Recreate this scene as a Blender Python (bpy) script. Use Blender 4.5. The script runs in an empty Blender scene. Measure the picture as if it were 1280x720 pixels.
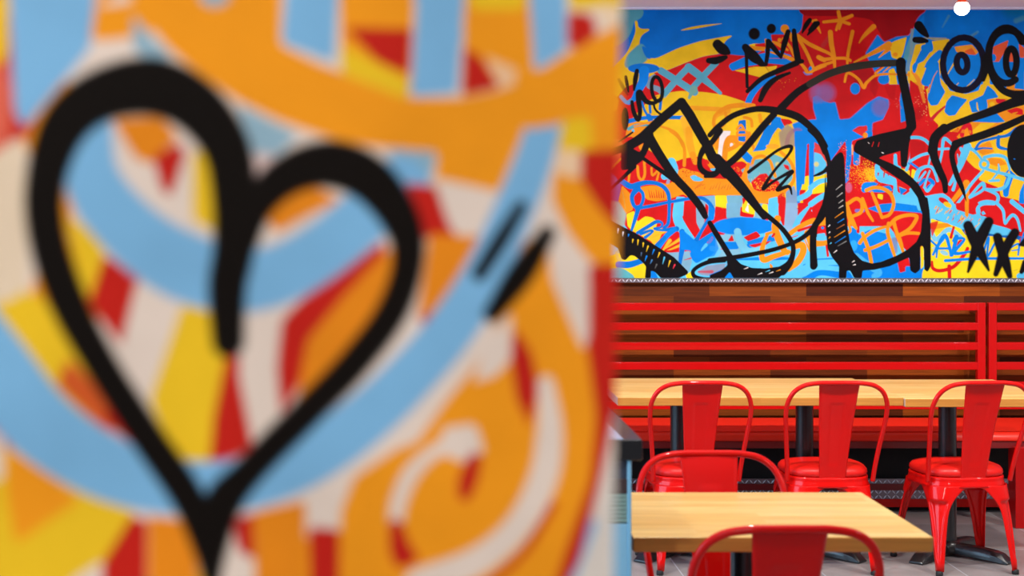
import numpy as np, math, random

def lin(c):
    c = np.array(c, dtype=float) / 255.0
    return np.where(c <= 0.04045, c / 12.92, ((c + 0.055) / 1.055) ** 2.4)

class Canvas:
    """Paint laid down in layers on a grid of points (design units)."""
    def __init__(s, xs, ys, base):
        s.xs, s.ys = np.asarray(xs, float), np.asarray(ys, float)
        s.a = np.empty((len(ys), len(xs), 3)); s.a[:] = lin(base)
        s.o = (0.0, 0.0, 1.0)
        s.pal = {}
    def tile(s, ox=0.0, oy=0.0, k=1.0): s.o = (ox, oy, k)
    def col(s, c): return lin(s.pal[c] if isinstance(c, str) else c)
    def pt(s, p): return (s.o[0] + p[0] / s.o[2], s.o[1] + p[1] / s.o[2])
    def box(s, x0, y0, x1, y1):
        return (np.searchsorted(s.xs, x0), np.searchsorted(s.xs, x1), np.searchsorted(s.ys, y0), np.searchsorted(s.ys, y1))
    def mix(s, sl, cov, c, a):
        cov = np.clip(cov, 0, 1)[..., None] * a
        s.a[sl] = s.a[sl] * (1 - cov) + c * cov
    @staticmethod
    def smooth(P, closed, n=7):
        P = [np.array(p, float) for p in P]
        if len(P) < 3: return P
        m = len(P); out = []
        for i in range(m if closed else m - 1):
            if closed: p0, p1, p2, p3 = P[(i - 1) % m], P[i], P[(i + 1) % m], P[(i + 2) % m]
            else: p0, p1, p2, p3 = P[max(i - 1, 0)], P[i], P[i + 1], P[min(i + 2, m - 1)]
            for k in range(n):
                t = k / n
                out.append(0.5 * (2 * p1 + (p2 - p0) * t + (2 * p0 - 5 * p1 + 4 * p2 - p3) * t * t + (3 * p1 - p0 - 3 * p2 + p3) * t ** 3))
        if not closed: out.append(P[-1])
        return out
    def S(s, pts, w, c, soft=0.8, a=1.0, sharp=False, grain=0.0):
        """A brush or spray stroke; w is one width or one per point."""
        k = s.o[2]; soft = max(soft / k, 0.6)
        if not isinstance(w, (list, tuple)): w = [w] * len(pts)
        if len(w) != len(pts): w = list(np.interp(np.linspace(0, 1, len(pts)), np.linspace(0, 1, len(w)), w))
        P = [s.pt(p) + (ww / k / 2,) for p, ww in zip(pts, w)]
        if not sharp: P = s.smooth(P, False)
        m = max(p[2] for p in P) + soft
        x = [p[0] for p in P]; y = [p[1] for p in P]
        i0, i1, j0, j1 = s.box(min(x) - m, min(y) - m, max(x) + m, max(y) + m)
        if i0 >= i1 or j0 >= j1: return
        D = np.full((j1 - j0, i1 - i0), -1e9)
        for p, q in zip(P[:-1], P[1:]):
            r = max(p[2], q[2]) + soft
            a0, a1, b0, b1 = s.box(min(p[0], q[0]) - r, min(p[1], q[1]) - r, max(p[0], q[0]) + r, max(p[1], q[1]) + r)
            if a0 >= a1 or b0 >= b1: continue
            X, Y = np.meshgrid(s.xs[a0:a1], s.ys[b0:b1])
            dx, dy = q[0] - p[0], q[1] - p[1]
            L = dx * dx + dy * dy + 1e-9
            t = np.clip(((X - p[0]) * dx + (Y - p[1]) * dy) / L, 0, 1)
            d = np.hypot(X - p[0] - t * dx, Y - p[1] - t * dy)
            v = (p[2] + (q[2] - p[2]) * t) - d
            sub = D[b0 - j0:b1 - j0, a0 - i0:a1 - i0]
            np.maximum(sub, v, out=sub)
        cov = np.clip(D / soft + 0.5, 0, 1)
        if grain:
            rg = np.random.RandomState(int(abs(x[0] * 7 + y[0] * 13)) % 9999)
            n = rg.rand(*cov.shape)
            cov = np.where(n < cov ** (1.0 + grain), np.maximum(cov, .8), cov * 0.25)
        s.mix((slice(j0, j1), slice(i0, i1)), cov, s.col(c), a)
    def P(s, pts, c, soft=0.8, a=1.0, curve=False):
        P = [s.pt(p) for p in pts]; soft = max(soft / s.o[2], 0.6)
        for _ in range(2):                                              # hand-rounded corners
            Q = []
            for p, q in zip(P, P[1:] + P[:1]):
                L = math.hypot(q[0] - p[0], q[1] - p[1]) + 1e-9
                r = min(.22, 1.1 * (1 if s.o[2] > 1 else 4) / L)
                Q += [(p[0] + (q[0] - p[0]) * r, p[1] + (q[1] - p[1]) * r), (q[0] + (p[0] - q[0]) * r, q[1] + (p[1] - q[1]) * r)]
            P = Q
        x = [p[0] for p in P]; y = [p[1] for p in P]
        i0, i1, j0, j1 = s.box(min(x) - soft, min(y) - soft, max(x) + soft, max(y) + soft)
        if i0 >= i1 or j0 >= j1: return
        X, Y = np.meshgrid(s.xs[i0:i1], s.ys[j0:j1])
        ins = np.zeros(X.shape, bool); D = np.full(X.shape, 1e9)
        for p, q in zip(P, P[1:] + P[:1]):
            dx, dy = q[0] - p[0], q[1] - p[1]
            L = dx * dx + dy * dy + 1e-9
            t = np.clip(((X - p[0]) * dx + (Y - p[1]) * dy) / L, 0, 1)
            D = np.minimum(D, np.hypot(X - p[0] - t * dx, Y - p[1] - t * dy))
            if abs(dy) > 1e-9:
                ins ^= ((p[1] > Y) != (q[1] > Y)) & (X < (Y - p[1]) / dy * dx + p[0])
        s.mix((slice(j0, j1), slice(i0, i1)), np.where(ins, D, -D) / soft + 0.5, s.col(c), a)
    def E(s, cx, cy, rx, ry, c, soft=0.8, a=1.0, rot=0.0):
        ca, sa = math.cos(rot), math.sin(rot)
        s.P([(cx + rx * math.cos(t) * ca - ry * math.sin(t) * sa, cy + rx * math.cos(t) * sa + ry * math.sin(t) * ca)
             for t in [i * math.pi / 14 for i in range(28)]], c, soft, a)
    def R(s, cx, cy, rx, ry, w, c, soft=0.8, a=1.0, rot=0.0, a0=0.0, a1=360.0):
        """Ring or arc of a stroke."""
        ca, sa = math.cos(rot), math.sin(rot); n = 24
        T = [math.radians(a0 + (a1 - a0) * i / n) for i in range(n + 1)]
        s.S([(cx + rx * math.cos(t) * ca - ry * math.sin(t) * sa, cy + rx * math.cos(t) * sa + ry * math.sin(t) * ca) for t in T], w, c, soft, a, sharp=True)
    def speck(s, cx, cy, rx, ry, n, c, r=0.45, seed=1):
        rg = random.Random(seed); col = s.col(c); k = s.o[2]
        for _ in range(n):
            x, y = s.pt((cx + rg.gauss(0, rx / 2), cy + rg.gauss(0, ry / 2)))
            rr = r * rg.uniform(.6, 1.3)
            i0, i1, j0, j1 = s.box(x - rr, y - rr, x + rr, y + rr)
            if i0 < i1 and j0 < j1: s.mix((slice(j0, j1), slice(i0, i1)), np.ones((j1 - j0, i1 - i0)), col, .8)
def paint_near(c):
    """Spray-painted heart on the near partition (design units)."""
    c.pal = dict(w=(222, 208, 198), b=(120, 178, 222), o=(236, 152, 30), d=(224, 134, 28), y=(230, 190, 38), r=(188, 34, 26), k=(16, 12, 10), s=(140, 175, 195))
    P, S, E = c.P, c.S, c.E
    f = 5
    # the bands go on around the heart
    rg = random.Random(11)
    for i in range(420):
        x, y = rg.uniform(-900, 760), rg.uniform(-420, 1320)
        if -120 < x < 800 and -110 < y < 820: continue
        a0 = rg.uniform(0, 6.3); R_ = rg.uniform(80, 260)
        q = [(x + R_ * math.cos(a0 + j * .35), y + R_ * math.sin(a0 + j * .35)) for j in range(6)]
        S([(min(u, 790), v) for u, v in q], rg.uniform(40, 90), rg.choice(['b', 'o', 'y', 'r', 'w', 'o', 'b']), f)
    # left of the heart
    P([(-60, -20), (8, -20), (10, 60), (0, 90), (-60, 90)], 'y', f)
    P([(-60, 70), (6, 80), (16, 120), (10, 180), (-60, 230)], (214, 100, 80), 8)
    P([(10, -20), (120, -20), (112, 60), (80, 100), (30, 160), (18, 140), (14, 60)], 'b', f)
    P([(-60, 230), (-60, 420), (5, 400), (35, 350), (30, 170), (10, 180)], (222, 204, 180), f)
    P([(165, 18), (190, 50), (215, 70), (190, 80), (165, 62)], 's', f)
    # big orange arc with its columns
    P([(150, -20), (350, -20), (348, 56), (400, 82), (425, 90), (510, 122), (575, 122), (620, 112), (660, 96), (700, 68), (740, 44), (800, 16), (800, 360), (768, 345),
       (735, 310), (706, 262), (690, 215), (697, 150), (655, 160), (640, 195), (622, 240), (600, 250), (540, 246), (545, 192), (470, 184), (425, 178), (390, 166), (350, 152), (300, 128), (250, 96), (205, 56), (178, 20)], 'o', f)
    P([(420, -20), (514, -20), (512, 122), (425, 90)], 'o', f)
    P([(575, -20), (660, -20), (664, 92), (575, 122)], 'o', f)
    P([(428, 34), (512, 36), (508, 94), (470, 78)], 'r', f)
    P([(424, 56), (510, 100), (506, 124), (424, 92)], 'y', f)
    P([(576, 58), (598, 72), (622, 110), (574, 120)], 'r', f)
    P([(602, 70), (645, 88), (640, 108), (618, 104)], (232, 190, 150), f)
    P([(580, -20), (655, -20), (650, 12), (585, 12)], 'y', f)
    P([(355, -20), (420, -20), (415, 78), (350, 54)], 'b', f)
    P([(518, -20), (577, -20), (568, 117), (510, 121)], 'b', f)
    P([(655, -20), (702, -20), (704, 64), (664, 90)], 'b', f)
    P([(704, -20), (800, -20), (800, 8), (706, 12)], 'y', f)
    P([(704, 14), (736, 18), (742, 44), (716, 62), (704, 56)], 'r', f)
    P([(738, 6), (770, 8), (778, 24), (748, 34)], (230, 205, 175), f)
    E(266, -4, 18, 12, 's', f)
    P([(295, 128), (330, 148), (372, 168), (345, 195), (318, 196), (305, 165)], 's', f)
    P([(316, 190), (350, 196), (330, 225), (312, 222)], (214, 190, 186), f)
    P([(480, 186), (545, 190), (536, 226), (505, 220)], 's', f)
    # inside the left lobe
    P([(88, 300), (100, 170), (160, 130), (230, 140), (290, 200), (290, 330), (180, 380)], 'w', f)
    P([(140, 150), (200, 145), (222, 172), (190, 205), (170, 200)], 'd', f)
    P([(190, 196), (222, 178), (232, 190), (214, 244), (202, 240)], 'r', f)
    P([(240, 190), (262, 186), (296, 230), (288, 300), (240, 275)], 'y', f)
    # inside below
    P([(84, 270), (110, 285), (132, 310), (122, 380), (100, 360)], 'y', f)
    P([(130, 318), (175, 345), (160, 440), (110, 380)], 'r', f)
    P([(172, 350), (230, 380), (205, 500), (150, 440)], 'w', f)
    P([(228, 380), (275, 392), (290, 450), (262, 590), (215, 570), (188, 500)], 'y', f)
    P([(286, 430), (312, 460), (318, 560), (262, 590), (268, 520)], 'r', f)
    P([(305, 380), (355, 390), (362, 470), (352, 530), (318, 560), (300, 470)], 'w', f)
    P([(352, 400), (400, 350), (480, 300), (480, 350), (400, 440), (352, 520), (346, 460)], 'r', f)
    P([(385, 425), (430, 370), (490, 305), (500, 360), (440, 460), (370, 510)], 'd', f)
    # inner blue arc
    S([(112, 150), (115, 225), (165, 290), (235, 335), (320, 350), (400, 315), (500, 230)], [54, 70, 78, 86, 78, 72, 70], 'b', 9)
    P([(330, 270), (345, 238), (392, 232), (425, 250), (380, 272), (345, 292)], 'd', f)
    # left and below the outer arc
    P([(-60, 400), (40, 365), (60, 380), (150, 500), (130, 540), (60, 490), (22, 440)], 'y', f)
    P([(85, 448), (120, 480), (170, 540), (130, 540), (70, 480)], (205, 90, 40), 8)
    P([(128, 520), (150, 500), (190, 560), (165, 560)], 'r', f)
    P([(-60, 540), (8, 560), (60, 590), (170, 640), (170, 760), (-60, 760)], 'y', f)
    P([(8, 560), (60, 590), (100, 625), (70, 645), (20, 680), (8, 620)], 'o', 8)
    P([(-60, 520), (4, 545), (4, 600), (-60, 600)], 'w', f)
    P([(95, 722), (130, 700), (150, 760), (60, 760)], 'w', f)
    P([(165, 645), (186, 650), (186, 760), (130, 760), (128, 705)], 'r', f)
    P([(186, 645), (232, 650), (250, 700), (250, 760), (186, 760)], 'd', f)
    P([(280, 690), (300, 650), (330, 740), (330, 760), (240, 760)], 'w', f)
    P([(292, 650), (322, 640), (322, 700), (300, 690)], 'r', f)
    P([(318, 640), (385, 625), (385, 760), (322, 760)], 'd', f)
    P([(383, 622), (440, 596), (432, 664), (390, 664)], 'w', f)
    P([(388, 658), (428, 662), (430, 760), (392, 760)], 'r', f)
    P([(428, 640), (445, 596), (500, 560), (560, 540), (560, 760), (428, 760)], 'o', f)
    # right of the heart
    P([(505, 228), (570, 236), (572, 300), (530, 300)], 'r', f)
    P([(540, 222), (622, 240), (612, 296), (580, 308), (560, 280)], 'w', f)
    P([(536, 292), (612, 296), (600, 350), (580, 392), (522, 400)], 'd', f)
    P([(520, 396), (574, 384), (535, 450), (515, 440)], 'r', f)
    P([(512, 395), (530, 400), (524, 450), (500, 480), (455, 500), (430, 520), (440, 470)], 'w', f)
    P([(420, 510), (470, 488), (450, 530), (400, 560)], 'r', f)
    P([(697, 150), (735, 145), (738, 190), (694, 190)], 'y', f)
    P([(690, 186), (728, 190), (728, 222), (688, 222)], (232, 200, 165), f)
    P([(724, 188), (800, 186), (800, 310), (768, 284), (742, 256), (724, 226)], 'r', f)
    P([(690, 214), (724, 226), (745, 258), (770, 286), (800, 310), (800, 400), (768, 350), (735, 325), (708, 290), (688, 250)], 'o', f)
    P([(600, 400), (650, 400), (640, 470), (600, 470), (570, 500)], 'w', f)
    # spiral at lower right
    P([(736, 330), (800, 330), (800, 470), (770, 520), (755, 600), (730, 700), (700, 760), (640, 760), (700, 600), (730, 480)], 'r', f)
    P([(776, 560), (800, 540), (800, 760), (712, 760), (750, 660), (762, 600)], (216, 210, 204), f)
    P([(640, 300), (690, 300), (712, 360), (736, 440), (748, 520), (742, 600), (712, 690), (690, 760), (520, 760), (470, 690), (470, 620), (510, 570), (560, 500), (610, 440), (630, 380)], 'o', f)
    P([(682, 290), (700, 292), (722, 315), (736, 350), (737, 420), (730, 438), (708, 390), (690, 350)], 'w', f)
    P([(645, 410), (665, 440), (676, 486), (664, 535), (648, 500), (638, 440)], 'r', 4)
    P([(610, 425), (640, 390), (640, 450), (620, 470), (590, 490)], 'w', f)
    S([(684, 480), (690, 540), (682, 600), (650, 660), (600, 702), (530, 730)], [20, 32, 36, 34, 36, 40], 'w', 5)
    S([(696, 630), (660, 690), (610, 735)], 8, 'r', 5)
    S([(590, 552), (550, 562), (518, 590), (502, 625), (498, 650)], [40, 18, 20, 20, 18], 'w', 5)
    P([(555, 535), (595, 530), (604, 552), (584, 580), (556, 566)], 'w', 4)
    P([(585, 480), (620, 470), (660, 520), (660, 600), (620, 600), (600, 540)], 'o', f)
    S([(596, 575), (588, 600), (584, 618)], [18, 24, 16], 'r', 5)
    P([(490, 648), (505, 650), (515, 680), (530, 700), (500, 712), (490, 690)], 'r', 4)
    # outer blue arc
    S([(-60, 390), (-8, 458), (50, 530), (130, 583), (215, 608), (300, 606), (380, 576), (455, 526), (520, 464), (572, 400), (612, 330), (646, 250), (668, 190), (682, 130)],
      [90, 92, 90, 82, 70, 66, 70, 66, 62, 60, 54, 50, 46, 42], 'b', 6)
    P([(640, 90), (720, 80), (712, 140), (697, 156), (655, 162), (640, 150)], 'o', 4)
    # black heart
    S([(266, 740), (262, 690), (236, 622), (186, 548), (126, 455), (82, 370), (58, 290), (57, 225), (78, 160), (120, 122), (185, 108), (240, 130), (280, 180), (292, 240), (292, 310), (284, 360), (286, 427)],
      [16, 36, 44, 44, 44, 50, 50, 52, 62, 68, 76, 70, 62, 58, 54, 50, 42], 'k', 6)
    S([(304, 300), (322, 255), (360, 218), (412, 205), (462, 225), (500, 275), (510, 325), (490, 390), (440, 458), (380, 520), (312, 590), (276, 640), (266, 740)],
      [40, 44, 54, 62, 60, 50, 42, 42, 42, 42, 42, 50, 16], 'k', 6)
    S([(650, 258), (625, 300), (599, 342)], [16, 22, 20], 'k', 5)
    S([(683, 292), (652, 340), (616, 392)], [22, 36, 24], 'k', 5)
def paint_mural(c):
    """Graffiti lettering on the back wall (design units)."""
    c.pal = dict(b=(0, 122, 216), d=(0, 106, 196), l=(84, 184, 226), t=(80, 150, 164), y=(228, 182, 28), g=(232, 202, 30), o=(224, 136, 22),
                 r=(198, 20, 24), m=(150, 10, 20), k=(13, 10, 15), w=(226, 216, 214), v=(120, 90, 150))
    P, S, E, T, R, K = c.P, c.S, c.E, c.tile, c.R, c.speck
    # ---------- large colour fields ----------
    T()
    P([(700, -10), (1012, -10), (1002, 45), (1000, 60), (960, 80), (700, 110)], 'd', 2)
    P([(900, -10), (1000, -10), (1002, 40), (985, 60), (940, 62), (900, 40)], 'b', 14, .7)
    P([(700, 180), (700, 88), (781, 92), (834, 88), (858, 78), (880, 70), (903, 67), (930, 70), (945, 68), (965, 56), (1002, 40), (1004, 18), (1005, -10), (1160, -10), (1170, 160), (1160, 230), (1090, 270), (1000, 262), (700, 262)], 'r', 1)
    P([(998, -10), (1165, -10), (1157, 12), (1146, 22), (1139, 40), (1130, 48), (1112, 52), (1104, 50), (1100, 42), (1098, 38), (1090, 24), (1060, 20), (1006, 20), (998, 14)], 'm', 1.2)
    P([(935, 90), (1030, 60), (1100, 90), (1080, 130), (1010, 150), (960, 130)], 'm', 20, .4)
    # yellow swoosh top left
    P([(760, 90), (772, 78), (784, 66), (795, 40), (793, 25), (797, 26), (798, 36), (815, 36), (800, 45), (799, 62), (816, 75), (848, 60), (876, 51), (918, 43.5), (905, 52), (903, 67), (880, 70), (858, 78), (834, 88), (812, 92), (806, 108), (790, 122), (760, 125)], 'y', .8)
    P([(760, 5), (800, 7), (805, 14), (803, 21), (796, 26), (793, 26), (788, 44), (776, 56), (760, 60)], 't', 1.5)
    P([(780, 80), (784, 68), (801, 53), (808, 60), (811, 74), (800, 82), (783, 86)], 't', 2)
    P([(801, 56), (812, 62), (818, 68), (812, 75), (806, 70)], 'd', 1.5)
    P([(848, 38.5), (862, 34), (880, 31), (906, 29), (890, 32), (864, 37)], 'y', .7)
    # yellow dome
    P([(788, 175), (792, 140), (806, 126), (822, 118), (850, 113.5), (880, 115), (905, 118.5), (931, 127), (945, 134), (960, 140), (1000, 150), (1004, 262), (960, 250), (900, 215), (874, 197), (858, 197), (845, 205), (800, 190)], 'y', .9)
    # lower fields
    P([(700, 262), (1100, 262), (1130, 250), (1170, 250), (1170, 360), (700, 360)], 'l', 1)
    P([(760, 195), (800, 180), (830, 200), (850, 205), (862, 196), (876, 196), (900, 208), (930, 200), (940, 215), (930, 262), (900, 300), (860, 320), (800, 310), (760, 250)], 'r', 1)
    P([(1160, 40), (1300, 40), (1300, 250), (1180, 240), (1160, 150)], 'y', 1)
    P([(1148, -10), (1500, -10), (1500, 75), (1280, 90), (1200, 60), (1155, 52), (1140, 44), (1146, 22), (1160, 12)], 'd', 1.5)
    P([(1165, 0), (1240, 0), (1230, 40), (1170, 45)], 'b', 14, .6)
    S([(1178, 34), (1186, 20)], [1, 3], 't', 2, .6); S([(1212, 46), (1222, 40)], 3, 't', 2, .6); S([(1270, 26), (1280, 22)], 6, 't', 3, .7)
    P([(1240, -10), (1500, -10), (1500, 25), (1258, 22)], (0, 105, 140), 12, .7)
    # ---------- column a ----------
    T(765, 0, 7.2)
    T(765, 80, 7.2)                                                     # mushroom, crosses
    P([(120, 210), (190, 180), (260, 150), (330, 180), (300, 300), (420, 290), (330, 330), (190, 480), (40, 520), (20, 330), (60, 280)], 'r', 4)
    P([(-40, 250), (40, 290), (60, 330), (40, 420), (-40, 430)], 'o', 10)
    P([(150, 520), (240, 520), (420, 530), (600, 700), (620, 760), (200, 760), (120, 640)], 'o', 4)
    P([(330, 620), (430, 560), (520, 590), (600, 700), (630, 780), (330, 780)], 'y', 4)
    S([(440, 60), (600, 160), (745, 255)], 62, (84, 158, 182), 3); S([(690, 30), (600, 120), (480, 260)], 58, (84, 158, 182), 3)
    S([(690, 30), (820, 130), (975, 262)], [72, 66, 30], (84, 158, 182), 3); S([(935, -10), (820, 110), (735, 205)], 56, (84, 158, 182), 3)
    S([(735, 230), (715, 262), (695, 305)], [70, 40, 24], (110, 160, 150), 4)
    S([(370, 110), (330, 190), (420, 230), (470, 280)], 50, (84, 158, 182), 6, .8)
    P([(322, 88), (345, 76), (390, 84), (345, 110), (322, 120)], 'y', 4)
    E(285, 40, 142, 46, 'd', 6)
    S([(290, 60), (280, 150), (240, 230), (200, 310), (150, 350)], [90, 84, 70, 50, 34], 'b', 5)
    S([(80, 295), (130, 345), (170, 330)], 34, (90, 140, 190), 6)
    S([(270, 340), (290, 410), (330, 480)], 22, 'd', 3); S([(338, 350), (345, 435)], 24, 'd', 3); S([(440, 330), (432, 405)], 26, 'd', 3)
    S([(150, 515), (330, 482), (640, 482)], [40, 34, 34], 'd', 3); S([(330, 470), (345, 500)], 50, 'd', 3)
    S([(150, 585), (230, 550), (360, 555)], [30, 26, 14], 't', 4); S([(200, 560), (360, 520), (400, 515)], [14, 18, 8], 'o', 2)
    S([(440, 562), (520, 590), (590, 640), (640, 740)], [18, 26, 28, 28], 'o', 3)
    S([(650, 500), (680, 610), (700, 720), (745, 900)], [70, 74, 68, 62], (234, 170, 40), 8)
    S([(720, 395), (1050, 412)], 42, (228, 150, 30), 6); S([(1050, 430), (945, 465), (915, 540), (970, 620)], 34, (228, 150, 30), 4)
    E(190, 600, 12, 14, 'l', 4)
    T(765, 165, 7.2)
    P([(60, 60), (180, 40), (220, 80), (120, 110), (60, 160)], 'r', 4)
    P([(-60, 80), (60, 60), (100, 110), (60, 280), (-60, 330)], (215, 90, 50), 10)
    P([(-60, 330), (30, 400), (80, 480), (50, 720), (-60, 760)], 'v', 16, .9)
    P([(75, 330), (230, 260), (340, 190), (470, 380), (450, 480), (300, 460), (230, 500), (180, 560), (110, 500), (60, 400)], 'r', 3)
    P([(300, 215), (330, 180), (400, 280), (480, 350), (500, 380), (420, 330)], 'r', 2)
    S([(230, 310), (240, 400), (270, 430), (295, 380), (290, 270)], 24, 'o', 3); S([(160, 340), (150, 440)], 20, 'o', 3)
    S([(355, 325), (365, 390), (420, 345), (405, 430)], 20, 'o', 3); S([(-10, 330), (60, 260), (80, 240)], 18, 'o', 5)
    S([(528, -10), (590, 40), (640, 110), (655, 200), (648, 300)], 28, 'o', 3)
    S([(690, -20), (705, 120), (745, 265)], [60, 66, 60], (232, 156, 30), 6)
    P([(568, 268), (640, 240), (720, 228), (790, 222), (780, 340), (760, 380), (600, 350)], 'r', 4)
    S([(655, 200), (650, 300)], 30, 'o', 3); S([(725, 200), (750, 270)], 50, 'o', 5)
    S([(535, 270), (560, 360), (470, 400)], [78, 70, 60], 'l', 4); S([(500, 470), (530, 350)], 30, 'l', 5, .6)
    P([(230, 510), (280, 490), (360, 480), (440, 490), (420, 450), (500, 470), (600, 420), (590, 350), (640, 320), (720, 350), (780, 360), (850, 410), (1060, 430), (1060, 575), (900, 565), (750, 575), (690, 590), (640, 560), (560, 590), (500, 610), (400, 625), (320, 610), (262, 560)], 'o', 4)
    P([(700, 400), (740, 385), (830, 430), (790, 445), (730, 440)], 'l', 4)
    for i in range(7): S([(330 + 22 * i, 520 + (i % 3) * 10), (345 + 20 * i, 590)], [3, 9], 'r', 2)
    for i in range(12): S([(750 + 20 * i, 510 - (i % 4) * 10), (780 + 20 * i, 470 - (i % 3) * 14)], [9, 3], (206, 100, 30), 2)
    K(720, 340, 130, 90, 60, 'r', seed=2); K(650, 380, 60, 60, 16, 'r', seed=8)
    P([(290, 610), (400, 630), (500, 610), (560, 590), (570, 760), (230, 760), (270, 680)], 'r', 3)
    P([(90, 480), (170, 560), (190, 700), (120, 740), (50, 640)], 'o', 4); S([(95, 540), (110, 620), (120, 690)], 8, (200, 150, 60), 4)
    P([(580, 580), (660, 585), (640, 760), (550, 760)], 'l', 4)
    P([(650, 600), (770, 600), (770, 760), (640, 760)], 'r', 4)
    P([(770, 580), (930, 570), (940, 760), (840, 760), (770, 700)], (110, 165, 195), 4)
    P([(930, 570), (1060, 575), (1060, 690), (930, 670)], 'g', 3)
    T(765, 255, 7.2)
    P([(-60, -40), (60, -20), (130, 90), (110, 200), (-60, 200)], (150, 170, 160), 16)
    P([(130, 90), (200, 60), (230, 160), (300, 110), (360, 120), (430, 170), (420, 420), (380, 350), (180, 240), (140, 200)], 'g', 3)
    P([(430, 40), (560, 20), (640, 200), (640, 400), (470, 430), (350, 300), (400, 200)], 'r', 5)
    P([(300, 260), (440, 210), (460, 230), (400, 400), (340, 320)], (226, 180, 40), 6)
    for a, b in (((480, 400), (640, 300)), ((500, 420), (690, 340)), ((370, 300), (480, 240)), ((450, 430), (520, 330))): S([a, b], [10, 34], (226, 170, 40), 8)
    S([(600, -10), (590, 120), (640, 230), (720, 330)], [86, 86, 90, 70], 'l', 4)
    P([(650, -10), (760, -10), (745, 110), (790, 250), (760, 330), (700, 240), (655, 110)], 'r', 4)
    P([(755, -10), (850, -10), (840, 180), (800, 250), (760, 170)], (120, 165, 190), 5)
    P([(840, -10), (870, 20), (855, 160), (830, 180)], 'r', 3)
    P([(490, 440), (640, 430), (700, 420), (720, 520), (690, 620), (600, 560), (520, 470)], (120, 165, 190), 5)
    S([(650, 505), (720, 485)], [4, 12], 'r', 4); S([(500, 425), (700, 405)], [14, 10], 'r', 5)
    P([(-60, 480), (60, 440), (200, 450), (310, 540), (300, 680), (-60, 680)], 'g', 3)
    S([(60, 545), (160, 545), (270, 510)], [60, 60, 50], 'd', 4)
    S([(60, 420), (100, 470), (60, 500), (40, 440)], 30, (200, 180, 110), 6, .8)
    P([(60, 570), (120, 590), (190, 640), (210, 680), (-60, 680), (-60, 590)], (90, 170, 180), 8)
    P([(350, 590), (390, 610), (420, 680), (350, 680)], 'b', 3)
    P([(660, 640), (720, 600), (740, 680), (680, 680)], 'g', 4)
    # blue drawing over a
    T(765, 165, 7.2)
    S([(90, 445), (170, 490), (240, 470), (310, 455), (400, 462), (470, 500), (510, 570), (515, 700), (505, 820), (470, 860)], [50, 52, 48, 40, 36, 38, 36, 30, 30, 30], 'd', 3)
    S([(230, 505), (180, 580), (200, 665), (250, 670), (280, 610), (275, 550), (240, 515)], [60, 40, 34, 30, 30, 30, 34], 'd', 3)
    S([(220, 690), (380, 660), (520, 630), (760, 592), (840, 610), (890, 660), (910, 720), (860, 800), (800, 900), (740, 1010)], [30, 30, 28, 30, 34, 34, 34, 32, 30, 50], 'd', 3)
    T(765, 255, 7.2)
    S([(240, 30), (210, 130), (175, 240)], [44, 36, 24], 'd', 3)
    S([(230, 260), (330, 200), (400, 160), (450, 170), (440, 210), (380, 220), (430, 235), (580, 225)], [30, 34, 34, 20, 20, 20, 20, 50], 'd', 3)
    S([(260, 270), (340, 240), (365, 250), (300, 300)], [28, 24, 20, 30], 'd', 3)
    S([(560, 230), (500, 280), (460, 330), (415, 400)], [50, 50, 48, 40], 'b', 3)
    S([(400, 370), (470, 300)], 30, 'd', 3)
    S([(630, 250), (640, 340), (625, 440), (610, 540)], [50, 60, 44, 30], 'd', 3)
    P([(610, 240), (640, 235), (760, 340), (900, 250), (960, 300), (1040, 300), (1010, 420), (900, 460), (760, 535), (720, 500), (700, 450), (710, 420), (620, 410)], 'b', 5)
    P([(840, 350), (880, 360), (800, 430), (800, 410)], 'l', 4); P([(850, 350), (900, 290), (920, 310), (880, 360)], 'r', 4)
    # ---------- column b ----------
    T(890, 0, 7.2)
    P([(150, 600), (160, 575), (300, 510), (500, 470), (690, 440), (730, 520), (720, 590), (500, 570), (300, 600), (180, 640)], 'b', 3)
    P([(200, 635), (380, 600), (520, 600), (590, 590), (560, 650), (430, 695), (300, 660)], 'y', 2)
    P([(330, 405), (390, 390), (500, 400), (500, 460), (370, 455)], 'o', 5); P([(388, 400), (480, 385), (540, 420), (500, 425), (390, 415)], 'r', 3); P([(325, 405), (385, 390), (388, 415)], 'g', 2)
    P([(530, 310), (640, 310), (760, 330), (760, 520), (700, 540), (690, 500), (590, 440), (540, 370)], 'r', 4)
    S([(500, 455), (600, 490), (690, 515)], 50, 'b', 3); S([(500, 525), (740, 525)], [3, 8], 'r', 3)
    T(890, 80, 7.2)
    S([(560, 110), (430, 190), (350, 290), (320, 370)], [30, 50, 54, 56], 'b', 3)
    S([(330, 20), (380, 35)], 1, 'r')
    K(560, 160, 180, 60, 26, 'o', seed=5)
    S([(520, 60), (480, 20)], [3, 3], (200, 110, 20), 1)
    S([(70, 430), (150, 385), (280, 370), (370, 380)], [38, 44, 44, 50], 'o', 5)
    S([(120, 440), (130, 500), (90, 560), (30, 570), (20, 480), (80, 410)], 28, 'o', 5)
    S([(290, 480), (350, 500), (360, 560)], 26, 'o', 5); S([(430, 460), (440, 520)], 34, 'o', 8, .8)
    P([(240, 510), (305, 500), (305, 700), (230, 690)], 'd', 3)
    for i in range(4): S([(225, 585 + 36 * i), (262, 550 + 40 * i), (300, 610 + 30 * i), (340, 620 + 10 * i)], 22, 'o', 3)
    P([(80, 640), (160, 628), (150, 760), (70, 760)], 'w', 4)
    S([(60, 640), (40, 760)], 30, 'o', 4)
    S([(170, 730), (180, 670), (220, 670)], 50, 'o', 4)
    P([(560, 470), (620, 480), (665, 590), (640, 605), (595, 570), (530, 660), (500, 760), (430, 740), (480, 640)], 'b', 3)
    P([(615, 490), (700, 500), (730, 530), (650, 560)], 'r', 4)
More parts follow.
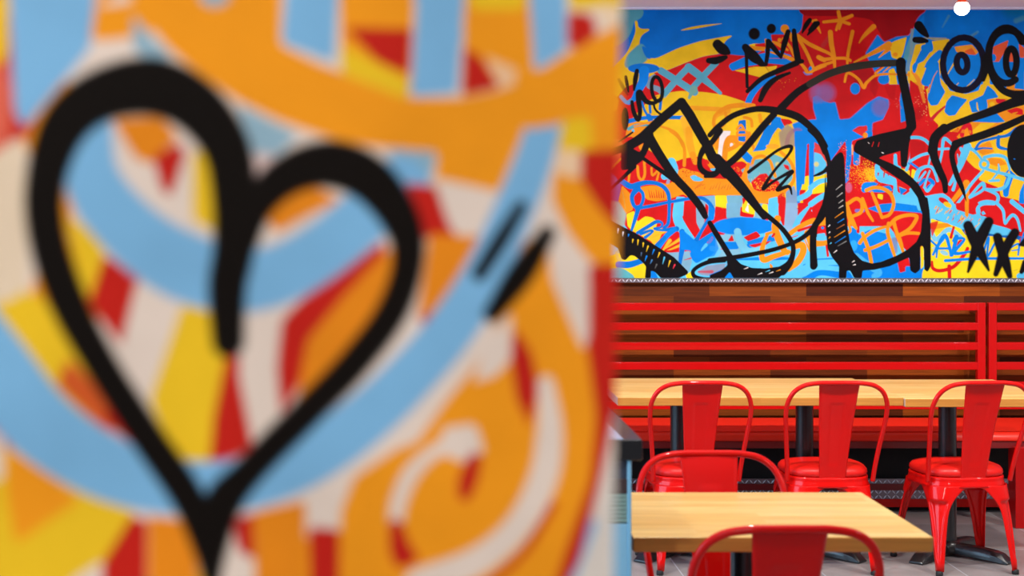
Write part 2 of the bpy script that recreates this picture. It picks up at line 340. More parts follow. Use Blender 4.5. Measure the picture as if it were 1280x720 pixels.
    P([(600, 620), (680, 540), (750, 600), (750, 760), (620, 760)], (160, 140, 110), 18)
    S([(730, 600), (690, 650), (670, 740)], 40, (150, 110, 110), 14, .8)
    P([(740, 590), (720, 540), (800, 510), (900, 500), (960, 510), (960, 460), (920, 380), (905, 300), (950, 280), (1010, 330), (1010, 760), (745, 760)], 'b', 10)
    E(930, 260, 50, 90, 'v', 40, .6)
    E(770, 600, 40, 24, 'v', 18, .8)
    T(890, 165, 7.2)
    P([(75, -10), (170, -10), (100, 240), (50, 220)], 'w', 4); P([(160, 110), (175, 95), (195, 110), (165, 155)], 'w', 3)
    S([(40, -10), (15, 120)], 30, 'o', 4)
    S([(110, 260), (130, 100), (170, 50), (230, 110), (150, 160)], [50, 50, 44, 40, 36], 'o', 4); S([(230, 110), (350, 105), (380, 170)], [30, 30, 20], 'o', 4)
    S([(230, 30), (330, 20)], 30, 'o', 4)
    P([(240, -10), (300, -10), (300, 90), (236, 80)], 'd', 4); S([(232, 28), (330, 26)], 24, 'o', 3)
    S([(290, 200), (330, 240)], 70, 'b', 3)
    S([(520, -20), (440, 140), (360, 260), (350, 300)], [90, 84, 70, 10], 'b', 3)
    P([(100, 245), (200, 280), (300, 300), (240, 380), (200, 400), (110, 330)], 'r', 4); K(210, 350, 90, 60, 50, 'o', seed=3)
    P([(350, 300), (400, 230), (560, 200), (700, 260), (730, 420), (620, 540), (350, 460), (300, 400), (260, 340)], (96, 164, 180), 8)
    P([(660, 120), (800, 140), (790, 260), (760, 330), (700, 260), (680, 200)], 'y', 8)
    P([(330, 180), (500, 160), (480, 240), (380, 250)], 'y', 8)
    E(545, 130, 60, 24, (226, 160, 40), 6)
    S([(360, 300), (380, 240), (450, 215), (520, 260), (550, 340), (570, 400)], 28, 'o', 4)
    S([(620, 180), (700, 260), (740, 350), (735, 430), (690, 520)], 30, 'o', 5)
    P([(350, 450), (430, 380), (490, 370), (520, 420), (600, 440), (620, 500), (560, 550), (380, 540)], 'r', 8); K(450, 490, 170, 90, 170, (236, 170, 40), seed=6); K(560, 500, 80, 50, 60, (236, 150, 40), seed=16)
    P([(640, 290), (690, 300), (700, 350), (660, 330)], 'r', 10); E(590, 290, 20, 20, 'g', 14, .6)
    S([(320, 400), (370, 310)], 40, (100, 150, 190), 6, .5)
    S([(330, 290), (300, 370), (295, 450), (340, 540), (430, 590), (560, 575), (680, 520)], [30, 44, 70, 90, 110, 90, 30], 'o', 5)
    P([(-60, 435), (60, 420), (200, 430), (260, 400), (330, 470), (330, 560), (180, 580), (-60, 560)], 'o', 5)
    P([(-30, 470), (230, 440), (230, 500), (0, 520)], (212, 140, 30), 10, .7)
    for i in range(9): S([(-20 + 26 * i, 520 - (i % 3) * 8), (0 + 26 * i, 480 - (i % 4) * 10)], [8, 3], (206, 100, 30), 2)
    P([(745, -10), (930, -10), (925, 100), (870, 150), (890, 500), (910, 500), (915, 60), (830, 200), (830, 430), (800, 520), (790, 660), (765, 660), (760, 340), (790, 150), (745, 130)], 'b', 4)
    P([(850, 110), (960, 90), (1010, 130), (1010, 260), (930, 200), (870, 200)], 'r', 4)
    P([(920, 180), (960, 180), (1010, 230), (1010, 370), (940, 390), (915, 300)], 'l', 8); E(1000, 280, 30, 30, (190, 200, 90), 14, .7)
    P([(830, 400), (1010, 370), (1010, 560), (800, 560), (800, 520)], 'g', 3)
    S([(895, 40), (895, 490)], 44, 'b', 3); S([(790, 100), (780, 400), (772, 640)], [90, 50, 14], 'b', 4); S([(830, 60), (820, 460)], [60, 24], 'b', 4)
    P([(790, 520), (850, 520), (800, 600), (785, 590)], 'r', 3)
    P([(770, 760), (770, 700), (830, 640), (890, 560), (1010, 540), (1010, 760)], 'r', 3)
    S([(780, 600), (860, 560), (930, 480), (1010, 440)], 50, 'l', 3); S([(820, 740), (900, 650), (1010, 590)], 50, 'l', 3)
    P([(130, 570), (280, 570), (280, 760), (130, 760)], (110, 165, 190), 6); P([(25, 570), (130, 570), (145, 690), (35, 670)], 'g', 3); P([(35, 668), (140, 690), (140, 760), (30, 760)], 'r', 3); K(80, 680, 90, 14, 24, 'y', seed=4)
    P([(280, 590), (350, 660), (330, 760), (260, 760)], 'g', 4); P([(330, 620), (345, 640), (320, 760), (290, 720)], 'w', 6); P([(270, 590), (310, 600), (280, 660)], 'r', 4)
    P([(340, 640), (420, 700), (390, 760), (360, 760)], 'g', 4)
    P([(420, 640), (520, 650), (500, 760), (400, 760)], (110, 165, 190), 5); P([(460, 640), (500, 660), (500, 760), (450, 740)], 'y', 5)
    P([(510, 600), (590, 580), (600, 760), (500, 760)], 'l', 5); P([(590, 580), (640, 540), (665, 600), (665, 760), (600, 760)], 'r', 4); K(635, 570, 40, 30, 20, 'o', seed=9)
    P([(665, 540), (740, 480), (765, 560), (765, 760), (665, 760)], (120, 150, 185), 8)
    T(890, 255, 7.2)
    P([(30, 20), (135, 50), (130, 180), (20, 190)], 'r', 4); P([(130, -10), (260, -10), (250, 130), (130, 130)], (110, 165, 195), 6)
    P([(258, 20), (380, 90), (370, 130), (250, 110)], 'r', 3); P([(270, 0), (380, 10), (376, 96), (270, 70)], 'g', 3); P([(325, 0), (332, 80), (295, 55)], 'w', 5)
    P([(390, 30), (450, 40), (450, 150), (380, 130)], (110, 165, 190), 5); P([(450, 0), (500, 0), (510, 120), (446, 110)], 'g', 4); P([(446, 112), (510, 120), (500, 180), (450, 160)], 'r', 4)
    P([(510, -10), (600, -10), (590, 120), (510, 150)], 'l', 6); P([(600, -10), (665, -10), (665, 180), (640, 200), (610, 130)], 'r', 4); P([(665, -10), (770, -10), (760, 150), (700, 260), (650, 210)], (130, 165, 200), 10)
    P([(770, -10), (900, -10), (780, 100)], 'r', 4); S([(750, 200), (800, 110), (900, 20), (960, -30)], 50, 'l', 4); P([(900, 0), (1008, -10), (1008, 60), (960, 130), (800, 190), (790, 170)], 'r', 4)
    S([(900, 60), (1000, -40)], 14, 'l', 3)
    E(285, 200, 280, 82, 'b', 10); P([(-30, 10), (20, 40), (20, 140), (-30, 160)], 'b', 6)
    P([(30, 280), (260, 270), (260, 480), (30, 500)], (120, 175, 200), 10)
    P([(60, 340), (240, 340), (240, 405), (140, 410)], 'b', 5); P([(140, 335), (180, 275), (200, 335)], 'r', 4); S([(70, 410), (110, 400)], 8, 'r', 3)
    P([(280, 300), (400, 245), (440, 290), (340, 345)], 'r', 4); S([(340, 370), (450, 330), (550, 310)], [50, 60, 50], 'b', 6); P([(330, 370), (540, 330), (440, 400), (370, 390)], 'r', 6)
    S([(330, 345), (430, 315)], 24, 'b', 4)
    S([(230, 250), (260, 360), (340, 430), (470, 400)], 66, (110, 185, 215), 5)
    S([(0, 400), (60, 420), (20, 470)], 50, 'l', 5, .7)
    P([(-40, 300), (30, 300), (60, 400), (20, 470), (-40, 480)], 'b', 5, .8)
    S([(-40, 630), (120, 600)], [30, 6], 'r', 8, .5); S([(-40, 570), (140, 540)], [40, 10], (150, 130, 160), 14, .6)
    S([(220, 500), (480, 490), (680, 490)], [10, 36, 24], 'b', 6)
    P([(520, 530), (550, 560), (540, 580), (520, 575)], 'o', 3)
    S([(820, 550), (900, 520), (1020, 495)], [6, 20, 16], 'b', 5)
    S([(700, 590), (740, 570)], 8, 'b', 3)
    P([(810, 660), (900, 630), (1010, 620), (1010, 680), (810, 680)], 'b', 6)
    E(140, 660, 40, 40, 'b', 6)
    S([(590, 130), (570, 230), (640, 400), (680, 440)], [60, 66, 60, 40], 'o', 4); S([(500, 270), (455, 390), (460, 500), (560, 470), (690, 430)], [30, 44, 54, 50, 40], 'o', 4)
    S([(490, 270), (560, 250)], 26, 'o', 4)
    S([(705, 265), (800, 200), (920, 150), (1008, 170)], [44, 44, 50, 44], 'o', 4); S([(780, 240), (900, 200)], 24, 'r', 3)
    S([(860, 260), (890, 380), (892, 470)], [60, 40, 10], 'o', 4); S([(830, 310), (880, 420)], [10, 20], 'o', 4)
    S([(690, 590), (770, 520), (820, 430), (810, 370), (740, 380)], [40, 60, 60, 60, 60], 'o', 4)
    S([(560, 270), (545, 290)], 20, 'r', 4); S([(720, 300), (770, 285)], 8, 'r', 3)
    S([(950, 290), (1020, 270)], 22, 'r', 3); S([(940, 350), (1020, 350)], 50, 'o', 4); P([(940, 210), (1020, 210), (1020, 270), (950, 290)], 'r', 4)
    P([(950, 170), (1020, 140), (1020, 200), (950, 220)], 'o', 4)
    # ---------- column c ----------
    T(1015, 0, 7.2)
    P([(480, 480), (590, 310), (650, 380), (760, 330), (870, 320), (1010, 130), (1010, 760), (700, 760), (560, 640)], 'b', 12)
    P([(690, 400), (740, 370), (855, 330), (820, 480), (790, 540), (720, 520)], 'y', 3)
    P([(840, 520), (920, 330), (950, 330), (870, 580)], 't', 6); S([(920, 260), (860, 430), (830, 540)], [10, 30, 20], 't', 5, .9)
    S([(935, 400), (890, 500), (860, 620), (860, 720)], [50, 40, 40, 60], (110, 150, 170), 8, .8)
    P([(930, 450), (1010, 390), (1010, 420), (900, 520)], 'y', 4)
    P([(1000, 560), (960, 590), (900, 680), (860, 640), (860, 730), (1010, 730)], 'y', 4)
    S([(380, 560), (560, 470), (690, 400)], [14, 40, 60], 'o', 3); S([(600, 520), (690, 440)], [6, 40], 'o', 3)
    E(750, 490, 22, 18, 'o', 8)
    P([(380, 630), (520, 600), (560, 660), (480, 760), (380, 760)], 'm', 8, .6)
    S([(580, 640), (640, 600)], 20, 'r', 6); S([(570, 660), (650, 600)], [20, 10], 'o', 3); S([(700, 600), (640, 650)], [16, 8], 'o', 3)
    P([(690, 630), (740, 610), (770, 760), (690, 760)], 'y', 4)
    S([(100, 410), (150, 340)], 40, (170, 60, 60), 16, .4)
    # star and rays
    for pts, w in ((((105, 198), (180, 190), (260, 180), (360, 140)), [26, 28, 34, 30]), (((238, 105), (250, 160), (270, 190), (335, 215)), [32, 34, 30, 28]),
                   (((262, 180), (235, 225), (218, 270)), [30, 28, 22]), (((270, 190), (245, 260)), [22, 18]), (((165, 290), (175, 400), (195, 500), (205, 610)), [44, 44, 38, 24]),
                   (((365, 285), (345, 380), (325, 480), (318, 570)), [34, 30, 28, 22]), (((555, 240), (500, 290), (455, 340), (425, 385)), [46, 38, 26, 12]),
                   (((-10, 400), (80, 445), (170, 490), (190, 520)), 28), (((55, 515), (100, 535), (200, 525), (300, 525), (345, 545)), [34, 34, 26, 26, 26]),
                   (((-10, 640), (60, 600), (180, 560)), [24, 28, 24]), (((50, 235), (65, 270), (78, 298)), [20, 20, 10])):
        S(list(pts), w, 'o', 2.5)
    T(1015, 80, 7.2)
    P([(690, 90), (750, 60), (770, 190), (700, 160)], 'y', 4)
    E(645, 140, 52, 44, 'b', 8); E(388, 222, 44, 52, 'b', 8)
    E(120, 260, 90, 90, 'v', 50, .6)
    P([(10, 330), (60, 420), (100, 330), (160, 350), (210, 340), (250, 500), (340, 490), (500, 350), (600, 290), (690, 320), (690, 420), (640, 500), (545, 530), (540, 640), (500, 650), (495, 560), (420, 560), (360, 600), (470, 660), (470, 760), (-10, 760), (-10, 500), (40, 500), (10, 400)], 'b', 12)
    E(620, 390, 80, 80, 'v', 40, .65); E(110, 270, 70, 70, 'v', 40, .5)
    P([(360, 600), (495, 550), (495, 650), (470, 660)], (205, 40, 40), 5)
    P([(800, 250), (850, 230), (850, 510), (790, 530), (770, 420)], 'b', 8)
    P([(540, 60), (600, 200), (570, 300), (520, 230)], 'm', 14, .5); P([(650, 200), (760, 180), (740, 330), (690, 300)], 'm', 14, .4)
    P([(720, 330), (790, 330), (800, 540), (620, 640), (640, 500)], 'r', 6)
    S([(295, 160), (312, 90), (350, 88), (420, 140), (465, 210), (490, 170), (560, 110), (640, 92), (740, 92), (850, 100)], [22, 24, 26, 26, 32, 28, 24, 22, 20, 20], 'o', 2.5)
    P([(860, 60), (940, 80), (1010, 60), (1010, 240), (870, 220)], 'y', 3)
    P([(870, 200), (940, 230), (1010, 250), (1010, 760), (900, 760), (930, 620), (935, 500), (880, 380)], 'r', 4)
    E(960, 470, 60, 60, 'm', 30, .6); S([(970, 560), (930, 720)], 90, 'm', 30, .4)
    S([(870, 90), (920, 160), (970, 250), (1005, 350)], [26, 34, 40, 26], 'o', 4)
    K(930, 330, 70, 60, 30, (210, 110, 110), seed=12); K(770, 350, 60, 60, 20, (210, 90, 80), seed=13)
    S([(870, 180), (885, 330)], 14, (120, 110, 190), 8, .8)
    S([(890, 660), (960, 655), (1020, 690)], [36, 34, 30], 'l', 3); P([(890, 650), (935, 600), (925, 650)], 'b', 3)
    T(1015, 165, 7.2)
    P([(20, 90), (130, 60), (130, 200), (110, 290), (30, 250)], (205, 60, 60), 8)
    P([(20, 180), (80, 200), (130, 280), (130, 400), (20, 400)], 'l', 8); E(40, 290, 22, 22, 'g', 12, .7)
    P([(15, 420), (130, 370), (130, 560), (0, 560)], 'g', 3); S([(-10, 500), (60, 450), (140, 430)], [50, 46, 40], 'l', 3)
    P([(0, 560), (130, 540), (110, 700), (0, 720)], 'r', 4); S([(-10, 650), (60, 600), (130, 560)], 50, 'l', 3)
    P([(-10, -10), (370, -10), (470, 50), (380, 100), (355, 300), (340, 420), (300, 470), (300, 200), (300, 80), (160, 280), (120, 150), (20, 90), (-10, 80)], 'b', 5)
    P([(155, 280), (300, 80), (310, 200), (300, 330), (160, 340)], 'r', 4); K(270, 130, 50, 60, 30, (230, 130, 120), seed=14)
    P([(360, 80), (480, 40), (480, -10), (640, -10), (1010, -10), (1010, 560), (730, 560), (560, 560), (480, 560), (350, 560), (330, 400), (355, 250)], 'r', 3)
    P([(480, -10), (545, -10), (545, 40), (480, 60)], 'b', 3)
    E(480, 30, 22, 26, 'o', 8)
    S([(400, 190), (398, 275)], 56, 'b', 3); S([(362, 120), (365, 200)], 14, (240, 180, 120), 6, .8); S([(432, 190), (430, 280)], [14, 6], (240, 170, 130), 5, .8)
    P([(420, 220), (560, 220), (570, 340), (450, 300)], 'm', 10, .5)
    P([(460, 330), (566, 330), (570, 430), (540, 470), (500, 430)], 'y', 22, .8); K(460, 370, 180, 130, 420, 'o', .5, seed=21); K(520, 380, 120, 110, 220, 'y', .5, seed=22); K(440, 380, 190, 130, 100, (215, 60, 30), .5, seed=25)
    E(330, 500, 30, 46, (190, 110, 150), 14, .6)
    # light-blue creature
    P([(565, 290), (610, 280), (640, 360), (760, 420), (770, 540), (830, 570), (1000, 450), (1060, 600), (1060, 700), (980, 690), (900, 640), (820, 670), (750, 660), (720, 620), (735, 480), (680, 470), (600, 450), (565, 400)], 'l', 3)
    E(650, 310, 40, 40, 'm', 6); 
    S([(750, 210), (755, 300), (790, 320)], [30, 36, 24], 'l', 3)
    for x in (597, 650, 690): S([(x, 372), (x - 4, 392 + (x % 3) * 8)], [16, 8], (170, 40, 60), 2)
    P([(770, 420), (900, 470), (880, 520), (780, 490)], 'r', 3); P([(780, 490), (860, 520), (800, 570)], 'b', 3); P([(770, 485), (850, 515), (800, 500)], 'g', 2)
    P([(770, 320), (860, 340), (950, 370), (940, 420), (880, 400)], 'g', 3, .9)
    S([(1010, 60), (940, 40), (880, 45)], 34, 'l', 3); S([(892, 145), (885, 230), (860, 310)], [16, 20, 26], 'l', 3); S([(850, 340), (890, 270), (1030, 190)], [30, 26, 24], 'l', 3)
    S([(880, 280), (1010, 350)], 30, 'b', 3); S([(940, 430), (980, 360), (1010, 330)], [40, 34, 30], 'l', 3)
    # PID
    P([(460, 490), (520, 460), (600, 460), (560, 500), (700, 480), (730, 530), (640, 545), (500, 540)], 'b', 5); S([(470, 520), (480, 480), (560, 465)], [50, 50, 30], 'b', 4)
    P([(480, 680), (640, 650), (730, 640), (1010, 690), (1010, 760), (480, 760)], 'b', 5)
    P([(590, 555), (640, 560), (636, 612), (590, 595)], 'g', 3)
    T(1015, 255, 7.2)
    P([(300, -10), (560, -10), (760, 60), (980, 80), (1010, 110), (990, 420), (870, 440), (760, 330), (740, 260), (690, 200), (300, 200)], 'r', 8)
    P([(500, 40), (620, 0), (760, -10), (980, 20), (990, 80), (760, 60), (600, 80)], 'b', 6)
    P([(330, 220), (400, 210), (420, 280), (520, 230), (680, 270), (690, 380), (760, 470), (560, 540), (400, 560), (320, 300)], 'b', 5)
    S([(415, 180), (415, 250)], 26, 'r', 3); S([(400, 60), (460, 60)], 30, 'b', 8, .7); S([(740, 330), (740, 420)], 60, (120, 100, 150), 16, .7)
    E(375, 375, 34, 50, (50, 165, 230), 8, .7)
    P([(430, 560), (620, 545), (760, 470), (870, 440), (1000, 400), (1000, 760), (430, 760)], 'b', 4)
    P([(760, 480), (870, 480), (890, 590), (790, 620)], 'r', 6)
    P([(100, 470), (250, 500), (250, 700), (-60, 700), (-60, 480)], 'l', 8); S([(0, 500), (200, 490)], [10, 14], 'b', 5); S([(150, 552), (250, 555)], [4, 12], 'b', 4)
    S([(-60, 700), (60, 620), (250, 640)], [80, 50, 60], 'b', 6)
    S([(400, 470), (470, 530), (600, 610), (560, 650)], [60, 70, 60, 50], (70, 170, 220), 8, .8); P([(310, 590), (345, 620), (380, 680), (310, 680)], 'b', 3)
    P([(40, 120), (130, 20), (130, 130)], 'r', 4); P([(40, 200), (130, 190), (130, 290), (40, 300)], 'r', 5); S([(40, 160), (90, 130), (130, 150)], 40, 'o', 4); S([(40, 360), (130, 350)], 50, 'o', 4); P([(40, 270), (120, 260), (120, 330), (40, 330)], 'l', 6)
    P([(120, 370), (140, 360), (155, 470), (135, 480)], 'r', 3); E(95, 215, 14, 12, 'b', 4)
    T(1015, 165, 7.2)
    for pts, w in ((((300, 640), (340, 790), (400, 870)), [26, 30, 22]), (((330, 640), (400, 600), (450, 640), (440, 720), (360, 760)), [34, 32, 34, 34, 28]), (((455, 600), (500, 720), (548, 800)), [28, 28, 20]),
                   (((540, 545), (580, 640), (630, 770)), [26, 32, 26]), (((490, 525), (560, 500), (640, 510), (710, 560), (735, 650), (700, 740), (630, 770)), [34, 34, 34, 34, 32, 30, 26])):
        S(list(pts), w, 'o', 2.5)
    T(1015, 255, 7.2)
    S([(320, 20), (340, 80), (400, 215)], [28, 30, 20], 'o', 2.5); S([(345, 120), (335, 180), (345, 240), (320, 260)], 24, 'o', 3)
    for pts, w in ((((430, 350), (470, 300), (560, 240), (660, 205)), [34, 32, 32, 26]), (((455, 265), (480, 330), (515, 430), (535, 535)), 34), (((480, 415), (580, 380), (700, 320)), [34, 30, 30]),
                   (((690, 175), (680, 250), (710, 360), (745, 470)), [32, 34, 34, 26]), (((700, 190), (760, 130), (860, 100), (940, 110), (920, 170), (870, 230), (770, 290)), [32, 34, 32, 34, 34, 32, 34]),
                   (((735, 160), (760, 250), (790, 330), (820, 430)), [34, 32, 40, 26]), (((770, 290), (860, 262), (960, 265)), [34, 30, 28])):
        S(list(pts), w, 'o', 2.5)
    # ---------- column d ----------
    T(1140, 0, 7.2)
    S([(100, 340), (300, 360)], [10, 40], (170, 160, 100), 10, .8)
    P([(30, 400), (100, 390), (190, 370), (340, 350), (300, 460), (200, 500), (100, 640), (90, 740), (-20, 740), (-20, 600)], 'y', 3)
    S([(140, 430), (90, 510), (20, 620)], [80, 70, 30], 'b', 3)
    S([(250, 480), (180, 560), (120, 660), (100, 740)], [60, 80, 70, 50], 'b', 3)
    S([(150, 380), (160, 440), (110, 430)], 60, 'b', 3)
    S([(0, 270), (-10, 480)], 26, (130, 150, 150), 8, .7)
    P([(300, 420), (640, 420), (640, 760), (240, 760)], 'b', 3)
    P([(380, 420), (540, 400), (600, 470), (570, 495), (480, 480), (400, 470)], (236, 150, 40), 4); P([(470, 460), (540, 430), (580, 495), (500, 490)], (222, 90, 40), 4)
    S([(350, 620), (400, 560), (300, 690)], [14, 10, 6], 'y', 3); S([(240, 600), (150, 720)], [8, 12], 'r', 4)
    P([(570, 720), (640, 640), (640, 720)], (210, 70, 50), 4)
    P([(700, 320), (1010, 300), (1010, 760), (700, 760)], 'b', 3)
    P([(730, 420), (870, 360), (850, 440), (780, 560), (720, 660)], (222, 86, 50), 3); P([(960, 390), (1010, 430), (1010, 520), (970, 520)], (222, 86, 50), 4)
    E(890, 560, 44, 90, (222, 86, 50), 3); P([(880, 590), (910, 590), (896, 640)], 'l', 3)
    E(735, 520, 22, 34, 'b', 4); E(465, 600, 40, 90, 'b', 3)
    S([(540, 330), (580, 300)], 10, (90, 90, 90), 6, .5)
    T(1140, 80, 7.2)
    P([(-20, -20), (40, 90), (130, 240), (160, 460), (170, 480), (300, 350), (300, 380), (180, 520), (280, 560), (500, 530), (640, 380), (600, 250), (320, 200), (200, 60), (80, 20)], 'y', 4)
    P([(-20, 140), (60, 200), (130, 250), (160, 470), (240, 550), (200, 700), (180, 760), (-20, 760)], 'r', 4)
    S([(0, 70), (60, 150), (110, 340)], [20, 40, 24], (226, 130, 40), 8, .9)
    E(50, 450, 55, 60, 'm', 30, .5); K(120, 380, 60, 160, 40, (226, 160, 100), seed=31); K(30, 340, 60, 60, 16, (226, 120, 90), seed=32)
    S([(175, 500), (230, 440), (300, 380)], [34, 26, 16], (190, 30, 44), 3); S([(150, 160), (125, 210), (150, 90), (200, 60)], [40, 30, 16, 6], (180, 30, 60), 3)
    S([(60, 40), (130, 140), (110, 160)], 40, 'b', 4, 0.0)
    P([(80, 160), (150, -20), (240, -20), (250, 100), (260, 180), (300, 250), (230, 370), (170, 375), (140, 320), (150, 200), (120, 200), (95, 185)], 'b', 3)
    S([(60, 10), (110, -10), (80, 60)], 26, 'y', 3); P([(0, 20), (30, -20), (60, -20), (30, 80), (10, 80)], 'b', 3)
    S([(160, 190), (150, 260), (190, 130), (230, 60)], [10, 8, 8, 4], 'o', 2)
    P([(290, 430), (310, 340), (360, 280), (500, 320), (430, 400), (390, 460), (330, 468)], 'b', 3)
    P([(260, -20), (660, -20), (640, 120), (600, 240), (480, 270), (340, 240), (280, 120)], 'b', 3)
    S([(420, 170), (370, 220)], [4, 16], 'y', 3); S([(560, 140), (450, 250)], [6, 12], 'y', 3); S([(380, -10), (310, 110)], [16, 6], 'y', 3)
    P([(570, 150), (640, 40), (640, 100), (590, 140)], (210, 80, 60), 4)
    P([(700, -20), (1010, -20), (1010, 260), (840, 250), (740, 160)], 'b', 3)
    P([(900, 130), (950, 80), (920, 220), (1010, 230), (1010, 260), (830, 250), (860, 190)], 'o', 4); P([(720, 80), (730, 40), (740, 20), (730, 90)], (220, 90, 60), 4)
    for i in range(4): S([(870 + 14 * i, 236), (872 + 14 * i, 250)], 8, (190, 60, 20), 2)
    P([(510, 340), (640, 280), (680, 190), (740, 240), (780, 300), (680, 320), (680, 400), (590, 430), (540, 440)], 'b', 3); S([(585, 350), (590, 400), (600, 420)], [10, 14, 8], 'y', 2)
    P([(670, 320), (860, 310), (860, 340), (740, 390), (690, 400)], 'o', 4); P([(750, 310), (850, 320), (800, 360), (760, 350)], (200, 20, 40), 4); E(720, 360, 24, 20, 'y', 12)
    P([(520, 520), (600, 490), (740, 440), (800, 450), (840, 520), (760, 530)], 'b', 3)
    P([(760, 440), (1010, 370), (1010, 470), (840, 520)], 'o', 4); P([(850, 420), (940, 390), (1000, 410), (1000, 460), (900, 450)], (204, 20, 30), 5); P([(900, 440), (960, 430), (900, 470)], 'o', 5)
    P([(330, 640), (420, 560), (520, 520), (840, 530), (700, 600), (420, 690), (360, 690)], 'o', 5); P([(620, 530), (760, 530), (640, 610), (500, 640)], 'y', 8)
    P([(310, 640), (420, 570), (420, 640), (360, 690)], 'r', 3); S([(450, 640), (460, 580), (510, 550), (530, 620)], [40, 40, 44, 36], (200, 20, 40), 6)
    P([(780, 650), (1010, 520), (1010, 760), (700, 760)], 'o', 5)
    T(1140, 165, 7.2)
    P([(-20, 20), (340, -10), (420, 60), (500, 150), (490, 250), (560, 320), (620, 350), (600, 430), (780, 500), (800, 580), (1010, 620), (1010, 860), (380, 760), (100, 560), (-20, 500)], 'r', 3)
    P([(-20, 60), (120, 100), (130, 200), (-20, 260)], 'm', 14, .5)
    P([(0, 330), (40, 350), (30, 420), (-10, 410)], 'g', 4)
    P([(490, 110), (620, -10), (860, -30), (1010, 0), (1010, 640), (940, 610), (800, 580), (810, 500), (600, 420), (640, 350), (560, 310), (490, 250)], 'y', 3)
    P([(590, 130), (700, 80), (740, 180), (640, 210), (600, 180)], 'o', 8); P([(690, 230), (800, 240), (860, 290), (760, 310), (680, 280)], 'o', 8); E(690, 20, 80, 20, 'o', 10, .7)
    S([(340, -20), (520, 0)], 30, 'o', 6, .6); S([(420, 10), (440, -20)], 20, 'r', 3); S([(350, 640), (490, 470)], [34, 60], 'o', 6); S([(490, 460), (495, 620), (495, 760), (490, 900)], [60, 34, 34, 34], 'o', 5)
    # blue pieces
    S([(880, 410), (850, 500), (845, 560)], [60, 60, 50], 'b', 3); P([(960, 640), (970, 540), (1010, 450), (1010, 650)], 'b', 3)
    S([(-10, 280), (60, 330)], 20, 'b', 3); S([(70, 470), (110, 430)], 30, 'b', 4); S([(160, 430), (190, 460), (150, 500)], 36, 'b', 4)
    S([(570, 160), (620, 90), (760, 50), (860, 30), (940, -20)], [26, 24, 26, 30, 50], 'd', 3); S([(560, 160), (640, 145), (720, 150)], [30, 16, 14], 'd', 3)
    S([(780, 40), (780, 130), (860, 155)], [30, 34, 20], 'd', 3); S([(880, 330), (840, 390), (900, 400)], [10, 20, 30], 'd', 3); P([(870, 330), (950, 400), (890, 400)], 'b', 3)
    # light-blue lines
    L = 'l'
    for pts, w in ((((-20, 50), (60, 50), (120, 75), (165, 120)), 30), (((-20, 265), (80, 210), (160, 190)), 26), (((170, 200), (150, 290)), 18),
                   (((245, 300), (270, 180), (290, 60), (370, 120)), [20, 24, 32, 22]), (((230, 155), (330, 150)), 22), (((30, 440), (60, 350), (130, 310), (190, 330), (230, 440)), [40, 40, 26, 28, 24]),
                   (((160, 350), (130, 430), (110, 500)), [16, 18, 22]), (((180, 480), (140, 530), (115, 500)), [26, 28, 20]), (((60, 440), (120, 360)), 20),
                   (((410, 200), (430, 330)), [10, 20]), (((500, 130), (460, 230), (420, 330), (340, 470)), [70, 66, 50, 28]), (((440, 150), (470, 210)), 30), (((400, 380), (385, 470), (370, 520)), [16, 26, 30]),
                   (((500, 130), (570, 180), (630, 250)), [40, 26, 22]), (((650, 230), (740, 210), (820, 220), (860, 260), (880, 340)), [30, 30, 30, 28, 20]),
                   (((660, 330), (760, 360), (860, 385), (1010, 430)), [26, 26, 30, 30]), (((640, 350), (540, 460), (450, 590), (380, 680)), [26, 26, 24, 24]), (((880, 400), (840, 490), (760, 520), (660, 515)), [30, 32, 30, 26]),
                   (((520, 585), (600, 490), (640, 465), (640, 520), (520, 590)), [26, 26, 36, 26, 24]), (((660, 515), (760, 560), (770, 620), (700, 700), (640, 730)), [26, 30, 30, 30, 30]),
                   (((600, 720), (600, 650), (680, 625), (780, 650), (820, 720), (840, 860), (840, 800), (900, 740), (950, 760), (980, 860)), [36, 30, 28, 28, 26, 24, 30, 26, 26, 26]),
                   (((900, 625), (960, 670), (1020, 720)), [40, 36, 30]), (((778, 290), (780, 350), (720, 430), (700, 440), (780, 435)), [12, 20, 16, 20, 24])):
        S(list(pts), w, L, 2.5)
    R(650, 290, 36, 36, 26, L, 3)
    # creature body
    P([(110, 580), (200, 560), (280, 550), (340, 590), (420, 700), (560, 740), (660, 760), (800, 860), (900, 870), (900, 930), (800, 930), (480, 880), (400, 870), (330, 830), (160, 760)], L, 3)
    S([(-10, 520), (50, 600), (70, 690)], [30, 60, 40], L, 4)
    E(285, 620, 50, 24, 'r', 4, 1, .5); E(320, 655, 40, 22, 'y', 4, 1, .5)
    rg = random.Random(7)
    for i in range(34):
        x = 200 + rg.random() * 420; y = 640 + (x - 200) * .38 + rg.uniform(-10, 90)
        S([(x + 8, y - 10), (x - 8, y + 14)], [9, 5], rg.choice(['y', 'o', 'o', 'r']), 2)
    T(1140, 255, 7.2)
    P([(170, 130), (330, 180), (440, 220), (480, 280), (720, 290), (960, 330), (1010, 300), (1010, 680), (80, 680), (100, 590), (165, 560)], 'g', 4)
    P([(160, 180), (320, 170), (360, 200), (260, 220), (170, 240)], 'o', 5); E(260, 240, 60, 20, 'y', 6); P([(390, 0), (400, 50), (560, 100), (600, 90), (600, -10), (400, -10)], 'r', 3); S([(493, -10), (493, 95)], 34, 'o', 4)
    S([(170, 240), (220, 320), (330, 230), (430, 300)], [40, 44, 44, 50], 'l', 6, .9); E(290, 440, 40, 20, 'l', 6, .8, .4); S([(290, 330), (190, 400)], [10, 20], 'l', 5, .6)
